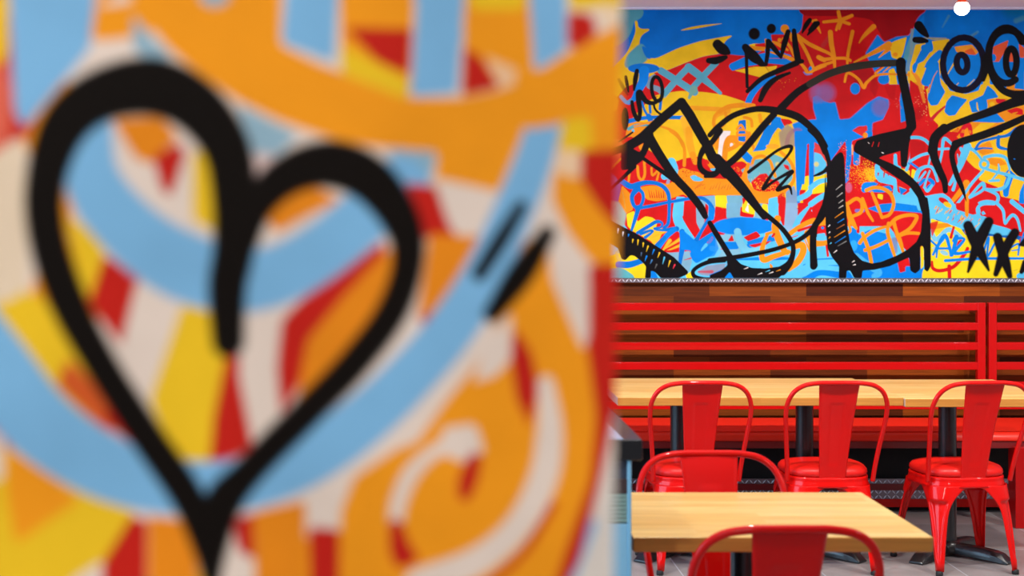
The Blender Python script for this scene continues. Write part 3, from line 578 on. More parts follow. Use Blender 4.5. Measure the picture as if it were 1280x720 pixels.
    P([(160, 170), (240, 150), (220, 210), (180, 300)], 'r', 3, .9); S([(375, 210), (350, 300)], [22, 26], 'r', 3); S([(180, 520), (190, 580), (260, 600), (380, 560), (480, 440), (500, 400)], [20, 30, 32, 34, 34, 30], 'r', 3); S([(335, 560), (338, 680)], 34, 'r', 3); S([(400, 380), (440, 340)], 40, 'r', 4)
    P([(90, 480), (160, 470), (150, 500), (80, 505)], 'r', 3)
    P([(90, 560), (90, 700), (-60, 700), (-60, 560)], 'b', 8)
    E(1010, 650, 70, 40, 'l', 5)
    P([(960, 330), (1010, 270), (1010, 380), (970, 380)], 'r', 5)
    P([(720, 290), (960, 320), (980, 400), (720, 440), (640, 400)], 'g', 4)
    P([(640, 60), (740, -10), (840, -10), (1010, 60), (1010, 300), (820, 240), (720, 190), (700, 130)], 'r', 3)
    for pts, w in ((((600, 100), (590, 40), (640, 0), (740, 0)), [34, 28, 28, 24]), (((760, -10), (820, 60), (836, 175), (870, 130), (910, 100), (950, 140), (975, 240)), [30, 28, 20, 28, 30, 26, 20]), (((900, -20), (1010, 70)), [44, 40])): S(list(pts), w, L, 2.5)
    S([(720, 200), (860, 250), (900, 270)], [40, 60, 40], L, 6)
    S([(600, 100), (540, 115)], 30, L, 5)
    for pts, w in ((((165, 325), (220, 375)), 20), (((190, 455), (290, 285), (335, 380), (350, 465)), [22, 34, 30, 24]), (((220, 480), (235, 380), (290, 300)), [16, 24, 30]), (((225, 400), (330, 400)), 22),
                   (((375, 330), (400, 300), (360, 460)), [30, 40, 30]), (((400, 310), (470, 320), (380, 440), (520, 430)), [26, 24, 34, 22]), (((690, 300), (640, 440), (690, 300), (680, 470), (760, 340), (800, 450)), [16, 20, 20, 20, 22, 20]),
                   (((300, 510), (600, 492), (1010, 490)), [28, 26, 22]), (((880, 400), (960, 360), (955, 460)), [14, 20, 16]), (((900, 420), (960, 410)), 12), (((1010, 260), (970, 380)), [20, 14])):
        S(list(pts), w, 'b' if w != 14 else 'd', 2.5)
    S([(915, 600), (950, 590)], [3, 2], (90, 90, 60), 2)
    # ---------- black ----------
    k = 'k'
    T(765, 0, 7.2)
    S([(950, 395), (985, 440), (1025, 470)], [80, 90, 30], k, 5); S([(920, 550), (970, 535), (1025, 515)], [50, 62, 36], k, 5)
    T(765, 80, 7.2)
    S([(124, 115), (135, 180), (148, 250)], [26, 32, 16], k, 5); S([(225, 60), (210, 140), (198, 235)], [36, 44, 18], k, 5); S([(60, 140), (100, 210), (140, 275)], [24, 34, 14], k, 14, .7)
    R(405, 225, 48, 110, 34, k, 5, rot=-.1)
    S([(180, 340), (195, 430), (235, 500), (252, 430), (240, 330), (245, 260), (270, 290), (315, 340), (380, 350), (440, 310)], [30, 40, 42, 40, 50, 60, 56, 44, 36, 26], k, 5)
    S([(375, 345), (385, 400), (420, 440), (465, 462)], 20, k, 3)
    E(118, 495, 34, 104, k, 8); S([(185, 615), (120, 660), (60, 700)], [16, 18, 8], k, 4)
    S([(-20, 800), (150, 740), (280, 650), (440, 500), (625, 345)], [60, 70, 82, 84, 84], k, 3, sharp=True)
    S([(625, 350), (700, 460), (830, 690)], [90, 92, 88], k, 3, sharp=True)
    T(765, 165, 7.2)
    S([(850, 110), (905, 230), (1030, 370)], [90, 92, 96], k, 3, sharp=True)
    P([(110, 100), (260, 10), (370, -10), (380, 70), (330, 150), (310, 200), (270, 260), (170, 335), (90, 345), (78, 320), (84, 160)], k, 3)
    P([(190, 152), (288, 95), (250, 182)], 'r', 2); P([(235, 130), (285, 98), (258, 172)], 'o', 3)
    S([(340, 60), (430, 210), (560, 400), (690, 540), (800, 680), (840, 760)], [90, 84, 76, 72, 66, 50], k, 3)
    S([(270, 230), (400, 320), (560, 430)], [34, 36, 50], k, 3)
    S([(200, 310), (110, 400), (10, 490), (-40, 540)], [44, 34, 26, 20], k, 3); S([(190, 345), (120, 390)], 30, k, 3, 0)
    S([(970, -10), (900, 90), (830, 150), (790, 240), (800, 330), (880, 380), (960, 350)], [60, 50, 60, 44, 50, 50, 40], k, 3)
    P([(850, 240), (930, 320), (900, 345), (860, 300)], 'o', 3); P([(846, 238), (880, 275), (862, 300)], 'r', 3); P([(880, 330), (940, 325), (925, 350), (895, 350)], 'l', 3)
    T(765, 255, 7.2)
    P([(760, -20), (850, 55), (842, 90), (820, 130), (745, 10)], k, 3)
    S([(890, 190), (960, 310), (1010, 380)], [44, 44, 36], k, 3); S([(930, 235), (950, 270)], 20, 'b', 10, .5)
    P([(-60, 110), (10, 160), (200, 255), (400, 378), (560, 480), (688, 610), (680, 632), (600, 668), (440, 668), (385, 610), (350, 600), (350, 668), (296, 668), (306, 560), (270, 520), (200, 465), (165, 462), (120, 508), (85, 495), (55, 400), (-60, 330)], k, 3)
    for x, y, h, cc in ((55, 225, 40, 'w'), (100, 255, 34, 'w'), (150, 275, 18, 'b'), (188, 320, 30, 'y'), (235, 325, 45, 'y'), (282, 352, 36, 'y'), (325, 380, 48, 'y'), (378, 412, 42, 'b'), (428, 440, 42, 'y'), (472, 480, 60, 'l'), (522, 512, 54, 'y'), (565, 548, 34, (220, 50, 70)), (265, 440, 30, (70, 90, 120)), (312, 470, 44, 'b'), (360, 505, 34, (60, 110, 160)), (402, 545, 36, (90, 90, 90))):
        S([(x, y), (x - 16 if x > 300 else x - 4, y + h)], [14, 3], cc, 3)
    S([(1010, 505), (880, 520), (780, 560), (728, 610), (760, 662), (900, 680), (1020, 600)], [44, 40, 36, 36, 40, 50, 60], k, 3)
    P([(765, 610), (850, 560), (1020, 535), (1010, 600), (900, 648), (800, 640)], (130, 145, 170), 8); S([(780, 610), (900, 610)], [16, 30], (190, 40, 60), 12, .8); S([(880, 640), (1000, 600)], [10, 26], 'b', 8)
    T(890, 0, 7.2)
    E(380, 304, 52, 54, k, 12); E(534, 257, 42, 44, k, 8); 
    E(655, 258, 38, 38, 'o', 5); E(608, 362, 18, 20, 'o', 6)
    S([(660, 300), (700, 300), (720, 360)], 30, 'o', 4)
    S([(545, 375), (600, 400), (680, 450)], [16, 34, 20], 'o', 5); S([(640, 350), (700, 420), (740, 500)], 26, 'o', 5); S([(530, 470), (640, 500), (745, 545)], [16, 30, 40], 'o', 4); S([(485, 360), (495, 420)], 24, 'o', 6)
    S([(770, 330), (850, 470), (915, 620)], 30, 'o', 4); S([(770, 320), (880, 400), (1010, 460)], [34, 34, 30], 'o', 4); S([(960, 515), (1010, 540)], 40, 'o', 4)
    S([(800, 570), (840, 620), (865, 660), (920, 630), (1020, 590)], [26, 30, 34, 26, 24], 'o', 3); P([(866, 615), (890, 590), (905, 625), (875, 640)], 'b', 3); S([(825, 650), (850, 670), (900, 665)], [10, 16, 10], 'b', 4, .7)
    S([(885, 185), (930, 195)], [6, 50], 'o', 3); S([(950, 240), (978, 296)], [30, 8], 'o', 3)
    S([(45, 400), (100, 445), (150, 475)], [80, 96, 36], k, 6); S([(-30, 545), (40, 545), (120, 518)], [50, 66, 28], k, 5)
    S([(300, 425), (375, 510), (470, 585)], [64, 96, 30], k, 5); P([(290, 410), (310, 400), (400, 470), (470, 600), (430, 600), (330, 500)], k, 5)
    S([(308, 430), (312, 600), (315, 780)], [34, 30, 26], k, 3); S([(505, 370), (500, 480), (485, 580)], [44, 40, 34], k, 4); S([(510, 375), (570, 450), (620, 515)], [44, 46, 26], k, 4)
    S([(685, 285), (650, 400), (622, 520)], [44, 52, 20], k, 4); S([(738, 275), (750, 400), (775, 545)], [40, 56, 60], k, 4); S([(760, 560), (810, 552)], 40, k, 5)
    S([(480, 600), (530, 670)], 3, (150, 60, 20), 2)
    S([(880, 180), (845, 230), (812, 295)], [40, 44, 14], k, 4); S([(950, 210), (905, 260), (860, 315)], [46, 44, 14], k, 4)
    T(890, 80, 7.2)
    S([(760, -10), (600, 60), (450, 130), (320, 245)], [56, 50, 44, 38], k, 3)
    S([(700, 80), (580, 130), (490, 210), (435, 325)], [24, 44, 60, 44], k, 4)
    S([(312, 0), (316, 120), (322, 210)], [28, 24, 20], k, 3)
    S([(-20, 640), (60, 560), (200, 460), (400, 405), (580, 420), (760, 470), (880, 560), (960, 640), (1020, 740)], [44, 50, 52, 54, 66, 70, 62, 54, 50], k, 3)
    S([(560, 450), (460, 560), (330, 720), (220, 840), (110, 930)], [60, 64, 66, 64, 60], k, 3)
    S([(620, 400), (760, 260), (900, 170), (1010, 110)], [72, 66, 60, 60], k, 3)
    T(890, 165, 7.2)
    S([(40, 250), (250, 480), (470, 760)], [110, 96, 60], k, 3)
    S([(-60, 400), (20, 390), (60, 340)], [30, 40, 60], k, 3)
    S([(330, 360), (450, 270), (600, 160), (710, 130), (690, 200), (560, 350), (460, 510), (560, 440), (720, 355), (660, 430), (590, 520), (690, 490), (718, 560)], [32, 30, 26, 34, 26, 26, 34, 24, 36, 28, 36, 30, 14], k, 3)
    S([(880, -20), (960, 60), (1020, 180)], [44, 50, 56], k, 3); S([(920, 395), (1020, 350)], [16, 30], k, 3)
    T(890, 255, 7.2)
    S([(350, -20), (480, 90), (620, 210), (710, 330), (732, 420), (700, 530), (630, 600)], [44, 46, 44, 46, 44, 60, 90], k, 3)
    S([(-20, 510), (200, 480), (450, 435), (620, 390), (770, 330), (880, 250), (950, 150), (1010, 30)], [46, 42, 40, 38, 40, 46, 50, 60], k, 3)
    S([(-20, 170), (30, 250), (100, 370), (180, 500)], [44, 44, 50, 50], k, 3)
    P([(150, 480), (210, 490), (260, 540), (360, 575), (480, 580), (620, 560), (700, 500), (730, 470), (690, 580), (600, 668), (190, 668), (150, 600)], k, 3)
    P([(130, 500), (170, 500), (180, 640), (120, 668), (-20, 668), (-20, 640), (80, 600), (140, 550)], k, 3)
    P([(160, 610), (195, 668), (110, 668)], 'b', 4)
    S([(915, 250), (915, 400), (922, 550)], [36, 50, 60], k, 3); P([(880, 240), (950, 150), (945, 300), (900, 300)], k, 3)
    for x, y, cc in ((500, 605, 'l'), (595, 600, 'o'), (430, 630, 'w'), (305, 580, 'w'), (530, 620, 'w')): S([(x - 18, y + 6), (x + 18, y - 8)], [2, 9], cc, 2)
    T(1015, 0, 7.2)
    S([(30, 215), (-20, 270)], [50, 30], k, 4)
    T(1015, 80, 7.2)
    S([(-20, 180), (150, 90), (350, 30), (560, 0), (790, -10)], [64, 66, 68, 66, 60], (44, 42, 36), 3)
    S([(800, -15), (800, 60), (840, 250), (880, 440), (895, 560)], [90, 84, 80, 92, 90], k, 3, sharp=True)
    S([(880, 430), (930, 530)], [30, 14], k, 3); P([(870, 400), (938, 520), (935, 570), (860, 700), (800, 640), (850, 560)], k, 4)
    P([(400, 690), (600, 630), (850, 575), (900, 600), (850, 760), (380, 760)], k, 3)
    S([(-10, 600), (60, 660), (110, 760)], [40, 50, 56], k, 3)
    T(1015, 165, 7.2)
    P([(375, 145), (388, 100), (450, 70), (600, 30), (850, -30), (890, 60), (860, 130), (800, 170), (640, 215), (600, 235), (720, 285), (820, 340), (900, 410), (960, 470), (1010, 560), (1044, 640), (1060, 720), (984, 720), (950, 590), (880, 490), (760, 410), (600, 300), (450, 220), (380, 180)], k, 3)
    S([(835, 60), (830, 200), (828, 290)], [90, 70, 56], k, 3)
    S([(555, 90), (540, 130)], 6, 'r', 2); S([(605, 95), (595, 130)], 6, 'r', 2); S([(505, 95), (515, 103)], 4, 'w', 2); S([(630, 185), (642, 190)], 8, 'w', 3)
    S([(10, -20), (70, 60), (120, 170), (150, 260), (160, 330)], [44, 46, 48, 40, 40], k, 3); S([(20, 395), (90, 370), (140, 320)], [14, 26, 34], k, 3)
    P([(150, 290), (200, 220), (250, 180), (275, 185), (290, 230), (300, 430), (305, 760), (60, 760), (110, 600), (135, 450), (130, 330)], k, 3)
    P([(120, 350), (135, 600), (100, 720), (70, 740), (110, 560)], k, 3)
    T(1015, 255, 7.2)
    P([(120, -20), (302, -20), (305, 0), (320, 200), (340, 340), (380, 440), (450, 510), (540, 535), (620, 520), (760, 465), (860, 410), (940, 340), (980, 250), (992, 110), (985, 0), (960, -70), (1040, -60), (1058, 60), (1068, 200), (1070, 560), (1040, 612), (1010, 590), (1006, 400), (990, 375), (976, 390), (974, 590), (930, 628), (885, 600), (875, 480), (700, 560), (560, 592), (455, 600), (448, 668), (380, 668), (345, 600), (312, 600), (310, 668), (240, 668), (244, 560), (180, 480), (140, 400), (122, 200)], k, 3)
    S([(130, 20), (90, 120), (30, 190), (10, 300), (14, 560)], [60, 50, 60, 60, 64], k, 3)
    P([(975, 385), (990, 375), (1005, 395), (1000, 480), (975, 480)], 'o', 3)
    for a, b, cc in (((205, 125), (280, 72), 'o'), ((230, 170), (285, 135), 'b'), ((220, 225), (290, 185), (160, 90, 40)), ((200, 300), (295, 240), 'o'), ((208, 352), (300, 292), 'b'), ((232, 378), (308, 335), (120, 120, 120)), ((240, 40), (278, 14), (160, 150, 140)), ((195, 440), (222, 418), 'w'), ((145, 205), (160, 190), 'w'), ((150, 262), (160, 252), 'w'), ((150, 310), (162, 298), 'o'), ((160, 360), (172, 350), 'l'), ((360, 525), (380, 512), 'w'), ((370, 550), (390, 545), 'w')):
        S([a, b], [3, 9], cc, 3)
    T(1015, 165, 7.2)
    for a, b in (((215, 520), (270, 475)), ((225, 585), (272, 548)), ((240, 640), (278, 612)), ((245, 680), (278, 664))): S([a, b], [3, 8], (180, 175, 170), 3)
    T(1015, 0, 7.2)
    T(1140, 0, 7.2)
    S([(60, 230), (100, 280), (140, 325)], [84, 70, 30], k, 4); S([(30, 358), (80, 362), (135, 370)], [54, 60, 30], k, 4)
    R(462, 575, 184, 238, 58, (18, 13, 34), 3, rot=.04)
    R(450, 572, 48, 80, 58, (18, 13, 34), 3, rot=-.12)
    R(850, 500, 160, 250, 64, (15, 12, 18), 3, rot=.0, a0=60, a1=330)
    R(860, 480, 170, 210, 66, k, 3, a0=180, a1=330)
    R(893, 555, 48, 118, 60, k, 3)
    T(1140, 80, 7.2)
    S([(690, -60), (720, 100), (800, 220), (900, 270), (1020, 280)], [60, 60, 62, 70, 90], k, 3)
    S([(185, 780), (215, 660), (330, 570), (500, 500), (700, 430), (880, 360), (1020, 310)], [90, 82, 66, 66, 76, 86, 110], k, 3)
    S([(390, 720), (560, 660), (700, 610), (840, 560), (1020, 480)], [70, 62, 58, 66, 60], k, 3)
    S([(660, -60), (660, 40), (640, 140)], [60, 70, 40], k, 3)
    T(1140, 165, 7.2)
    S([(290, -30), (200, 60), (195, 200), (240, 330), (290, 440), (300, 530)], [90, 80, 76, 70, 60, 46], k, 3)
    S([(800, -20), (620, 40), (460, 80), (385, 130), (360, 220), (400, 380), (450, 500), (490, 625)], [50, 60, 66, 66, 50, 50, 40, 4], k, 3)
    E(1010, 170, 155, 240, k, 3); S([(918, 242), (926, 244)], 8, 'd', 5)
    T(1140, 255, 7.2)
    P([(80, 385), (98, 380), (106, 420), (106, 560), (78, 590)], 'g', 3)
    for q in ([(505, 195), (560, 320), (620, 440), (690, 595)], [(690, 160), (620, 300), (570, 420), (505, 610)]): S(q, [90, 108, 90, 24], k, 14)
    for q in ([(770, 300), (800, 400), (840, 520), (880, 650)], [(925, 260), (870, 350), (820, 450), (755, 630)]): S(q, [84, 90, 90, 50], k, 14)
    S([(1020, 350), (975, 365)], [90, 30], k, 12); S([(1030, 540), (985, 610)], [90, 40], k, 12)
    # beyond the corner of the partition and to the right: the same lettering goes on
    T()
    rg = random.Random(3)
    for side in (-1, 1):
        lo, hi = (152, 752) if side < 0 else (1296, 1728)
        for i in range(130):
            x, y = rg.uniform(lo, hi), rg.uniform(20, 335); L_ = rg.uniform(20, 70); an = rg.uniform(-1.2, 1.2)
            q = [(min(max(x + math.cos(an + j * .5) * L_ * j / 2, lo), hi), y + math.sin(an + j * .6) * L_ * j / 2) for j in range(4)]
            S(q, rg.uniform(6, 22), rg.choice(['b', 'l', 'r', 'y', 'o', 'r', 'm']), 1.2)
        for i in range(8):
            x, y = rg.uniform(lo + 20, hi - 60), rg.uniform(60, 280)
            q = [(x, y), (x + 30, y - 50), (x + 60, y + 30), (x + 20, y + 60)]
            S([(min(max(a, lo), hi), b) for a, b in q], 10, k, .8)
import bpy, bmesh
from mathutils import Vector, Matrix
C = bpy.context.scene
COL = C.collection
PI = math.pi
H, F, CX, CY = 1.544, 2000.0, 524.0, 270.0
def X(px, d): return (px - CX) * d / F
def Z(py, d): return H - (py - CY) * d / F

# ------------------------------------------------------------------ materials
def mat(name, col=(200, 200, 200), rough=.5, metal=0.0, coat=0.0, emit=None, es=0.0, noise=0.0, nscale=40, bump=0.0, trans=0.0, coat_rough=.08, spec=None):
    m = bpy.data.materials.new(name); m.use_nodes = True
    nt = m.node_tree; b = nt.nodes['Principled BSDF']
    c = tuple(lin(col)) + (1,)
    b.inputs['Base Color'].default_value = c; b.inputs['Roughness'].default_value = rough; b.inputs['Metallic'].default_value = metal
    b.inputs['Coat Weight'].default_value = coat; b.inputs['Coat Roughness'].default_value = coat_rough
    b.inputs['Transmission Weight'].default_value = trans
    if spec is not None: b.inputs['Specular IOR Level'].default_value = spec
    if emit: b.inputs['Emission Color'].default_value = tuple(lin(emit)) + (1,); b.inputs['Emission Strength'].default_value = es
    if noise or bump:
        tc = nt.nodes.new('ShaderNodeTexCoord'); n = nt.nodes.new('ShaderNodeTexNoise'); n.inputs['Scale'].default_value = nscale; n.inputs['Detail'].default_value = 5
        nt.links.new(tc.outputs['Object'], n.inputs['Vector'])
        if noise:
            mx = nt.nodes.new('ShaderNodeMix'); mx.data_type = 'RGBA'; mx.blend_type = 'MULTIPLY'; mx.inputs['Factor'].default_value = noise
            mx.inputs['A'].default_value = c; nt.links.new(n.outputs['Fac'], mx.inputs['B']); nt.links.new(mx.outputs['Result'], b.inputs['Base Color'])
        if bump:
            bp = nt.nodes.new('ShaderNodeBump'); bp.inputs['Strength'].default_value = bump; bp.inputs['Distance'].default_value = .002
            nt.links.new(n.outputs['Fac'], bp.inputs['Height']); nt.links.new(bp.outputs['Normal'], b.inputs['Normal'])
    return m

def wood(name, c1, c2, width, row, rough=.4, coat=0.0, axes='XZ', grain=.35, bias=0.0, c3=None, gap=0.0):
    """Planks laid along X with staggered joints and grain."""
    m = bpy.data.materials.new(name); m.use_nodes = True; nt = m.node_tree; b = nt.nodes['Principled BSDF']
    L = nt.links.new; N = nt.nodes.new
    tc = N('ShaderNodeTexCoord'); sp = N('ShaderNodeSeparateXYZ'); cb = N('ShaderNodeCombineXYZ'); L(tc.outputs['Object'], sp.inputs[0])
    L(sp.outputs['X'], cb.inputs['X'])
    if axes == 'XZ': L(sp.outputs['Z'], cb.inputs['Y'])
    else: L(sp.outputs['Y'], cb.inputs['Y'])
    br = N('ShaderNodeTexBrick'); br.inputs['Scale'].default_value = 1; br.inputs['Brick Width'].default_value = width; br.inputs['Row Height'].default_value = row
    br.inputs['Mortar Size'].default_value = gap; br.inputs['Mortar'].default_value = tuple(lin(c2) * .4) + (1,); br.offset = .37; br.inputs['Bias'].default_value = bias
    br.inputs['Color1'].default_value = tuple(lin(c1)) + (1,); br.inputs['Color2'].default_value = tuple(lin(c2)) + (1,)
    L(cb.outputs[0], br.inputs['Vector'])
    mp = N('ShaderNodeMapping'); mp.inputs['Scale'].default_value = (3, 60, 60); L(cb.outputs[0], mp.inputs['Vector'])
    n = N('ShaderNodeTexNoise'); n.inputs['Scale'].default_value = 1.3; n.inputs['Detail'].default_value = 6; n.inputs['Distortion'].default_value = .6; L(mp.outputs[0], n.inputs['Vector'])
    rp = N('ShaderNodeValToRGB'); rp.color_ramp.elements[0].position = .3; rp.color_ramp.elements[0].color = (.45, .4, .36, 1); rp.color_ramp.elements[1].position = .65; rp.color_ramp.elements[1].color = (1, 1, 1, 1)
    L(n.outputs['Fac'], rp.inputs[0])
    mx = N('ShaderNodeMix'); mx.data_type = 'RGBA'; mx.blend_type = 'MULTIPLY'; mx.inputs['Factor'].default_value = grain
    L(br.outputs['Color'], mx.inputs['A']); L(rp.outputs['Color'], mx.inputs['B']); L(mx.outputs['Result'], b.inputs['Base Color'])
    b.inputs['Roughness'].default_value = rough; b.inputs['Coat Weight'].default_value = coat; b.inputs['Coat Roughness'].default_value = .25; b.inputs['Specular IOR Level'].default_value = .15
    return m

def paint_mat(name, rough=.45, coat=.15):
    m = bpy.data.materials.new(name); m.use_nodes = True; nt = m.node_tree; b = nt.nodes['Principled BSDF']
    a = nt.nodes.new('ShaderNodeVertexColor'); a.layer_name = 'paint'
    n = nt.nodes.new('ShaderNodeTexNoise'); n.inputs['Scale'].default_value = 9; n.inputs['Detail'].default_value = 4
    tc = nt.nodes.new('ShaderNodeTexCoord'); nt.links.new(tc.outputs['Object'], n.inputs['Vector'])
    rp = nt.nodes.new('ShaderNodeMapRange'); rp.inputs['From Min'].default_value = .3; rp.inputs['From Max'].default_value = .7; rp.inputs['To Min'].default_value = .88; rp.inputs['To Max'].default_value = 1.08
    nt.links.new(n.outputs['Fac'], rp.inputs['Value'])
    mx = nt.nodes.new('ShaderNodeMix'); mx.data_type = 'RGBA'; mx.blend_type = 'MULTIPLY'; mx.inputs['Factor'].default_value = 1
    nt.links.new(a.outputs['Color'], mx.inputs['A']); nt.links.new(rp.outputs['Result'], mx.inputs['B'])
    nt.links.new(mx.outputs['Result'], b.inputs['Base Color'])
    b.inputs['Roughness'].default_value = rough; b.inputs['Coat Weight'].default_value = coat; b.inputs['Specular IOR Level'].default_value = .06
    return m

M = dict(
    red=mat('red_enamel', (214, 11, 7), .42, coat=.4, coat_rough=.05, spec=.1),
    rail=mat('red_painted_steel', (188, 9, 10), .35, coat=.35, spec=.1),
    pad=mat('red_vinyl', (214, 22, 16), .42, coat=.12, spec=.3, bump=.08, nscale=120),
    vinyl=mat('bench_vinyl', (240, 44, 24), .42, coat=.12, spec=.3, bump=.06, nscale=90),
    dark_red=mat('dark_red_panel', (128, 8, 12), .4, coat=.3),  # darker red that carries the bench apron's shade
    black=mat('black_cast_iron', (24, 25, 28), .32, coat=.4, bump=.05, nscale=200),
    rubber=mat('rubber', (22, 22, 24), .7),
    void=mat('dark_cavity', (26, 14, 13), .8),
    lugs=mat('glint_lugs', (246, 240, 248), .35, metal=.2),  # reflections on the lugs put into a near-white colour
    steel=mat('diamond_steel', (150, 136, 146), .3, metal=.9, bump=.1, nscale=60),  # plate face toned darker for the same reflection contrast
    charcoal=mat('charcoal_plaster', (74, 70, 72), .85, noise=.1, nscale=6),
    plaster=mat('wall_plaster', (214, 208, 204), .85, noise=.1, nscale=6),
    white=mat('partition_white', (226, 222, 216), .6),
    ceil=mat('ceiling_paint', (250, 238, 243), .8),
    mould=mat('ceiling_mould', (214, 206, 226), .5),
    slab=mat('black_countertop', (24, 24, 27), .35, coat=.15),
    blue=mat('blue_reflection_panel', (150, 212, 240), .3, coat=.3),  # blue reflection on the counter front put into the colour
    bluesteel=mat('blue_glint_steel', (150, 215, 245), .3, metal=.15),  # blue edge highlight put into the post's colour
    inset=mat('blue_sheen_inset', (170, 205, 238), .15, coat=.5),  # daylight reflected on the countertop, put into a pale blue
    slate=mat('slate_panel', (60, 68, 84), .35, coat=.3),  # dark reflections on the cabinet front put into the colour
    brown=mat('brown_reflection', (74, 56, 54), .5),  # brown reflection painted as a band
    glints=mat('pale_green_glints', (158, 188, 178), .4, metal=.2),  # pale reflection and its glints, made as a coloured ribbed band
    socket=mat('orange_socket', (235, 70, 10), .35, coat=.4, emit=(235, 60, 10), es=0.0),
    globe=mat('lit_globe', (255, 250, 240), .4, emit=(255, 250, 240), es=14.0),
    frame=mat('window_frame', (70, 72, 76), .4),
    glass=mat('pane_glass', (235, 245, 255), .02, trans=1.0),
    planks=wood('wall_planks', (162, 76, 14), (82, 29, 5), .52, .0655, .5, 0.0, 'XZ', .7),
    top=wood('butcher_block', (246, 210, 134), (234, 188, 106), .55, .045, .36, .25, 'XY', .4),
    edge=wood('butcher_block_edge', (206, 144, 70), (188, 124, 54), .7, .08, .4, .25, 'XZ', .35),  # front edge toned darker, as shaded below the lit top
    end=mat('end_grain', (226, 196, 172), .5, noise=.3, nscale=90),
)

# floor tiles
def floor_mat():
    m = bpy.data.materials.new('floor_tiles'); m.use_nodes = True; nt = m.node_tree; b = nt.nodes['Principled BSDF']; L = nt.links.new; N = nt.nodes.new
    tc = N('ShaderNodeTexCoord'); mp = N('ShaderNodeMapping'); mp.inputs['Location'].default_value = (-1.133, -8.02, 0); L(tc.outputs['Object'], mp.inputs['Vector'])
    br = N('ShaderNodeTexBrick'); br.offset = 0; br.inputs['Scale'].default_value = 1; br.inputs['Brick Width'].default_value = .61; br.inputs['Row Height'].default_value = .61
    br.inputs['Mortar Size'].default_value = .003; br.inputs['Mortar'].default_value = tuple(lin((186, 188, 194))) + (1,)
    br.inputs['Color1'].default_value = tuple(lin((168, 160, 158))) + (1,); br.inputs['Color2'].default_value = tuple(lin((150, 144, 144))) + (1,)
    L(mp.outputs[0], br.inputs['Vector'])
    n = N('ShaderNodeTexNoise'); n.inputs['Scale'].default_value = 5; n.inputs['Detail'].default_value = 6; L(tc.outputs['Object'], n.inputs['Vector'])
    mx = N('ShaderNodeMix'); mx.data_type = 'RGBA'; mx.blend_type = 'SOFT_LIGHT'; mx.inputs['Factor'].default_value = .5
    L(br.outputs['Color'], mx.inputs['A']); L(n.outputs['Fac'], mx.inputs['B']); L(mx.outputs['Result'], b.inputs['Base Color'])
    b.inputs['Roughness'].default_value = .24
    return m
M['floor'] = floor_mat()

# ------------------------------------------------------------------ mesh helpers
def link(name, me, m, parent=None, smooth=False):
    o = bpy.data.objects.new(name, me); COL.objects.link(o)
    for q in (m if isinstance(m, (list, tuple)) else [m]): me.materials.append(q)
    if parent: o.parent = parent
    if smooth:
        me.polygons.foreach_set('use_smooth', [True] * len(me.polygons))
    return o
def done(name, bm, m, parent=None, smooth=False, bevel=0.0, seg=2):
    me = bpy.data.meshes.new(name); bmesh.ops.recalc_face_normals(bm, faces=bm.faces); bm.to_mesh(me); bm.free()
    o = link(name, me, m, parent, smooth)
    if bevel:
        md = o.modifiers.new('bevel', 'BEVEL'); md.width = bevel; md.segments = seg; md.limit_method = 'ANGLE'; md.angle_limit = .6
        me.polygons.foreach_set('use_smooth', [True] * len(me.polygons)); wn = o.modifiers.new('wn', 'WEIGHTED_NORMAL')
    return o
def box(bm, x0, x1, y0, y1, z0, z1, mi=0):
    v = [bm.verts.new(p) for p in ((x0, y0, z0), (x1, y0, z0), (x1, y1, z0), (x0, y1, z0), (x0, y0, z1), (x1, y0, z1), (x1, y1, z1), (x0, y1, z1))]
    for f in ((0, 3, 2, 1), (4, 5, 6, 7), (0, 1, 5, 4), (1, 2, 6, 5), (2, 3, 7, 6), (3, 0, 4, 7)):
        bm.faces.new([v[i] for i in f]).material_index = mi
    return v
def lathe(bm, prof, cx=0, cy=0, n=28):
    rings = []
    for r, z in prof: rings.append([bm.verts.new((cx + r * math.cos(2 * PI * i / n), cy + r * math.sin(2 * PI * i / n), z)) for i in range(n)])
    for a, b in zip(rings[:-1], rings[1:]):
        for i in range(n): bm.faces.new((a[i], a[(i + 1) % n], b[(i + 1) % n], b[i]))
    bm.faces.new(rings[0][::-1]); bm.faces.new(rings[-1])
def tube(bm, pts, r, n=12, cap=True):
    P = [Vector(p) for p in pts]; rings = []; up = Vector((0, 1, 0))
    for i, p in enumerate(P):
        t = (P[min(i + 1, len(P) - 1)] - P[max(i - 1, 0)]).normalized()
        a = up.cross(t)
        if a.length < .1: a = Vector((1, 0, 0)).cross(t)
        a.normalize(); b = t.cross(a)
        rings.append([bm.verts.new(p + a * r * math.cos(2 * PI * k / n) + b * r * math.sin(2 * PI * k / n)) for k in range(n)])
    for a, b in zip(rings[:-1], rings[1:]):
        for i in range(n): bm.faces.new((a[i], a[(i + 1) % n], b[(i + 1) % n], b[i]))
    if cap: bm.faces.new(rings[0][::-1]); bm.faces.new(rings[-1])
def spline(P, n=8): return [tuple(p) for p in Canvas.smooth(P, False, n)]
def thing(name, loc, label, cat, group=None, rz=0):
    o = bpy.data.objects.new(name, None); COL.objects.link(o); o.location = loc; o.rotation_euler = (0, 0, rz); o.empty_display_size = .1
    o['label'] = label; o['category'] = cat
    if group: o['group'] = group
    return o
def tag(o, label, cat, group=None):
    o['label'] = label; o['category'] = cat
    if group: o['group'] = group
    return o
def struct(name, bm, m, **k):
    o = done(name, bm, m, **k); o['kind'] = 'structure'; return o

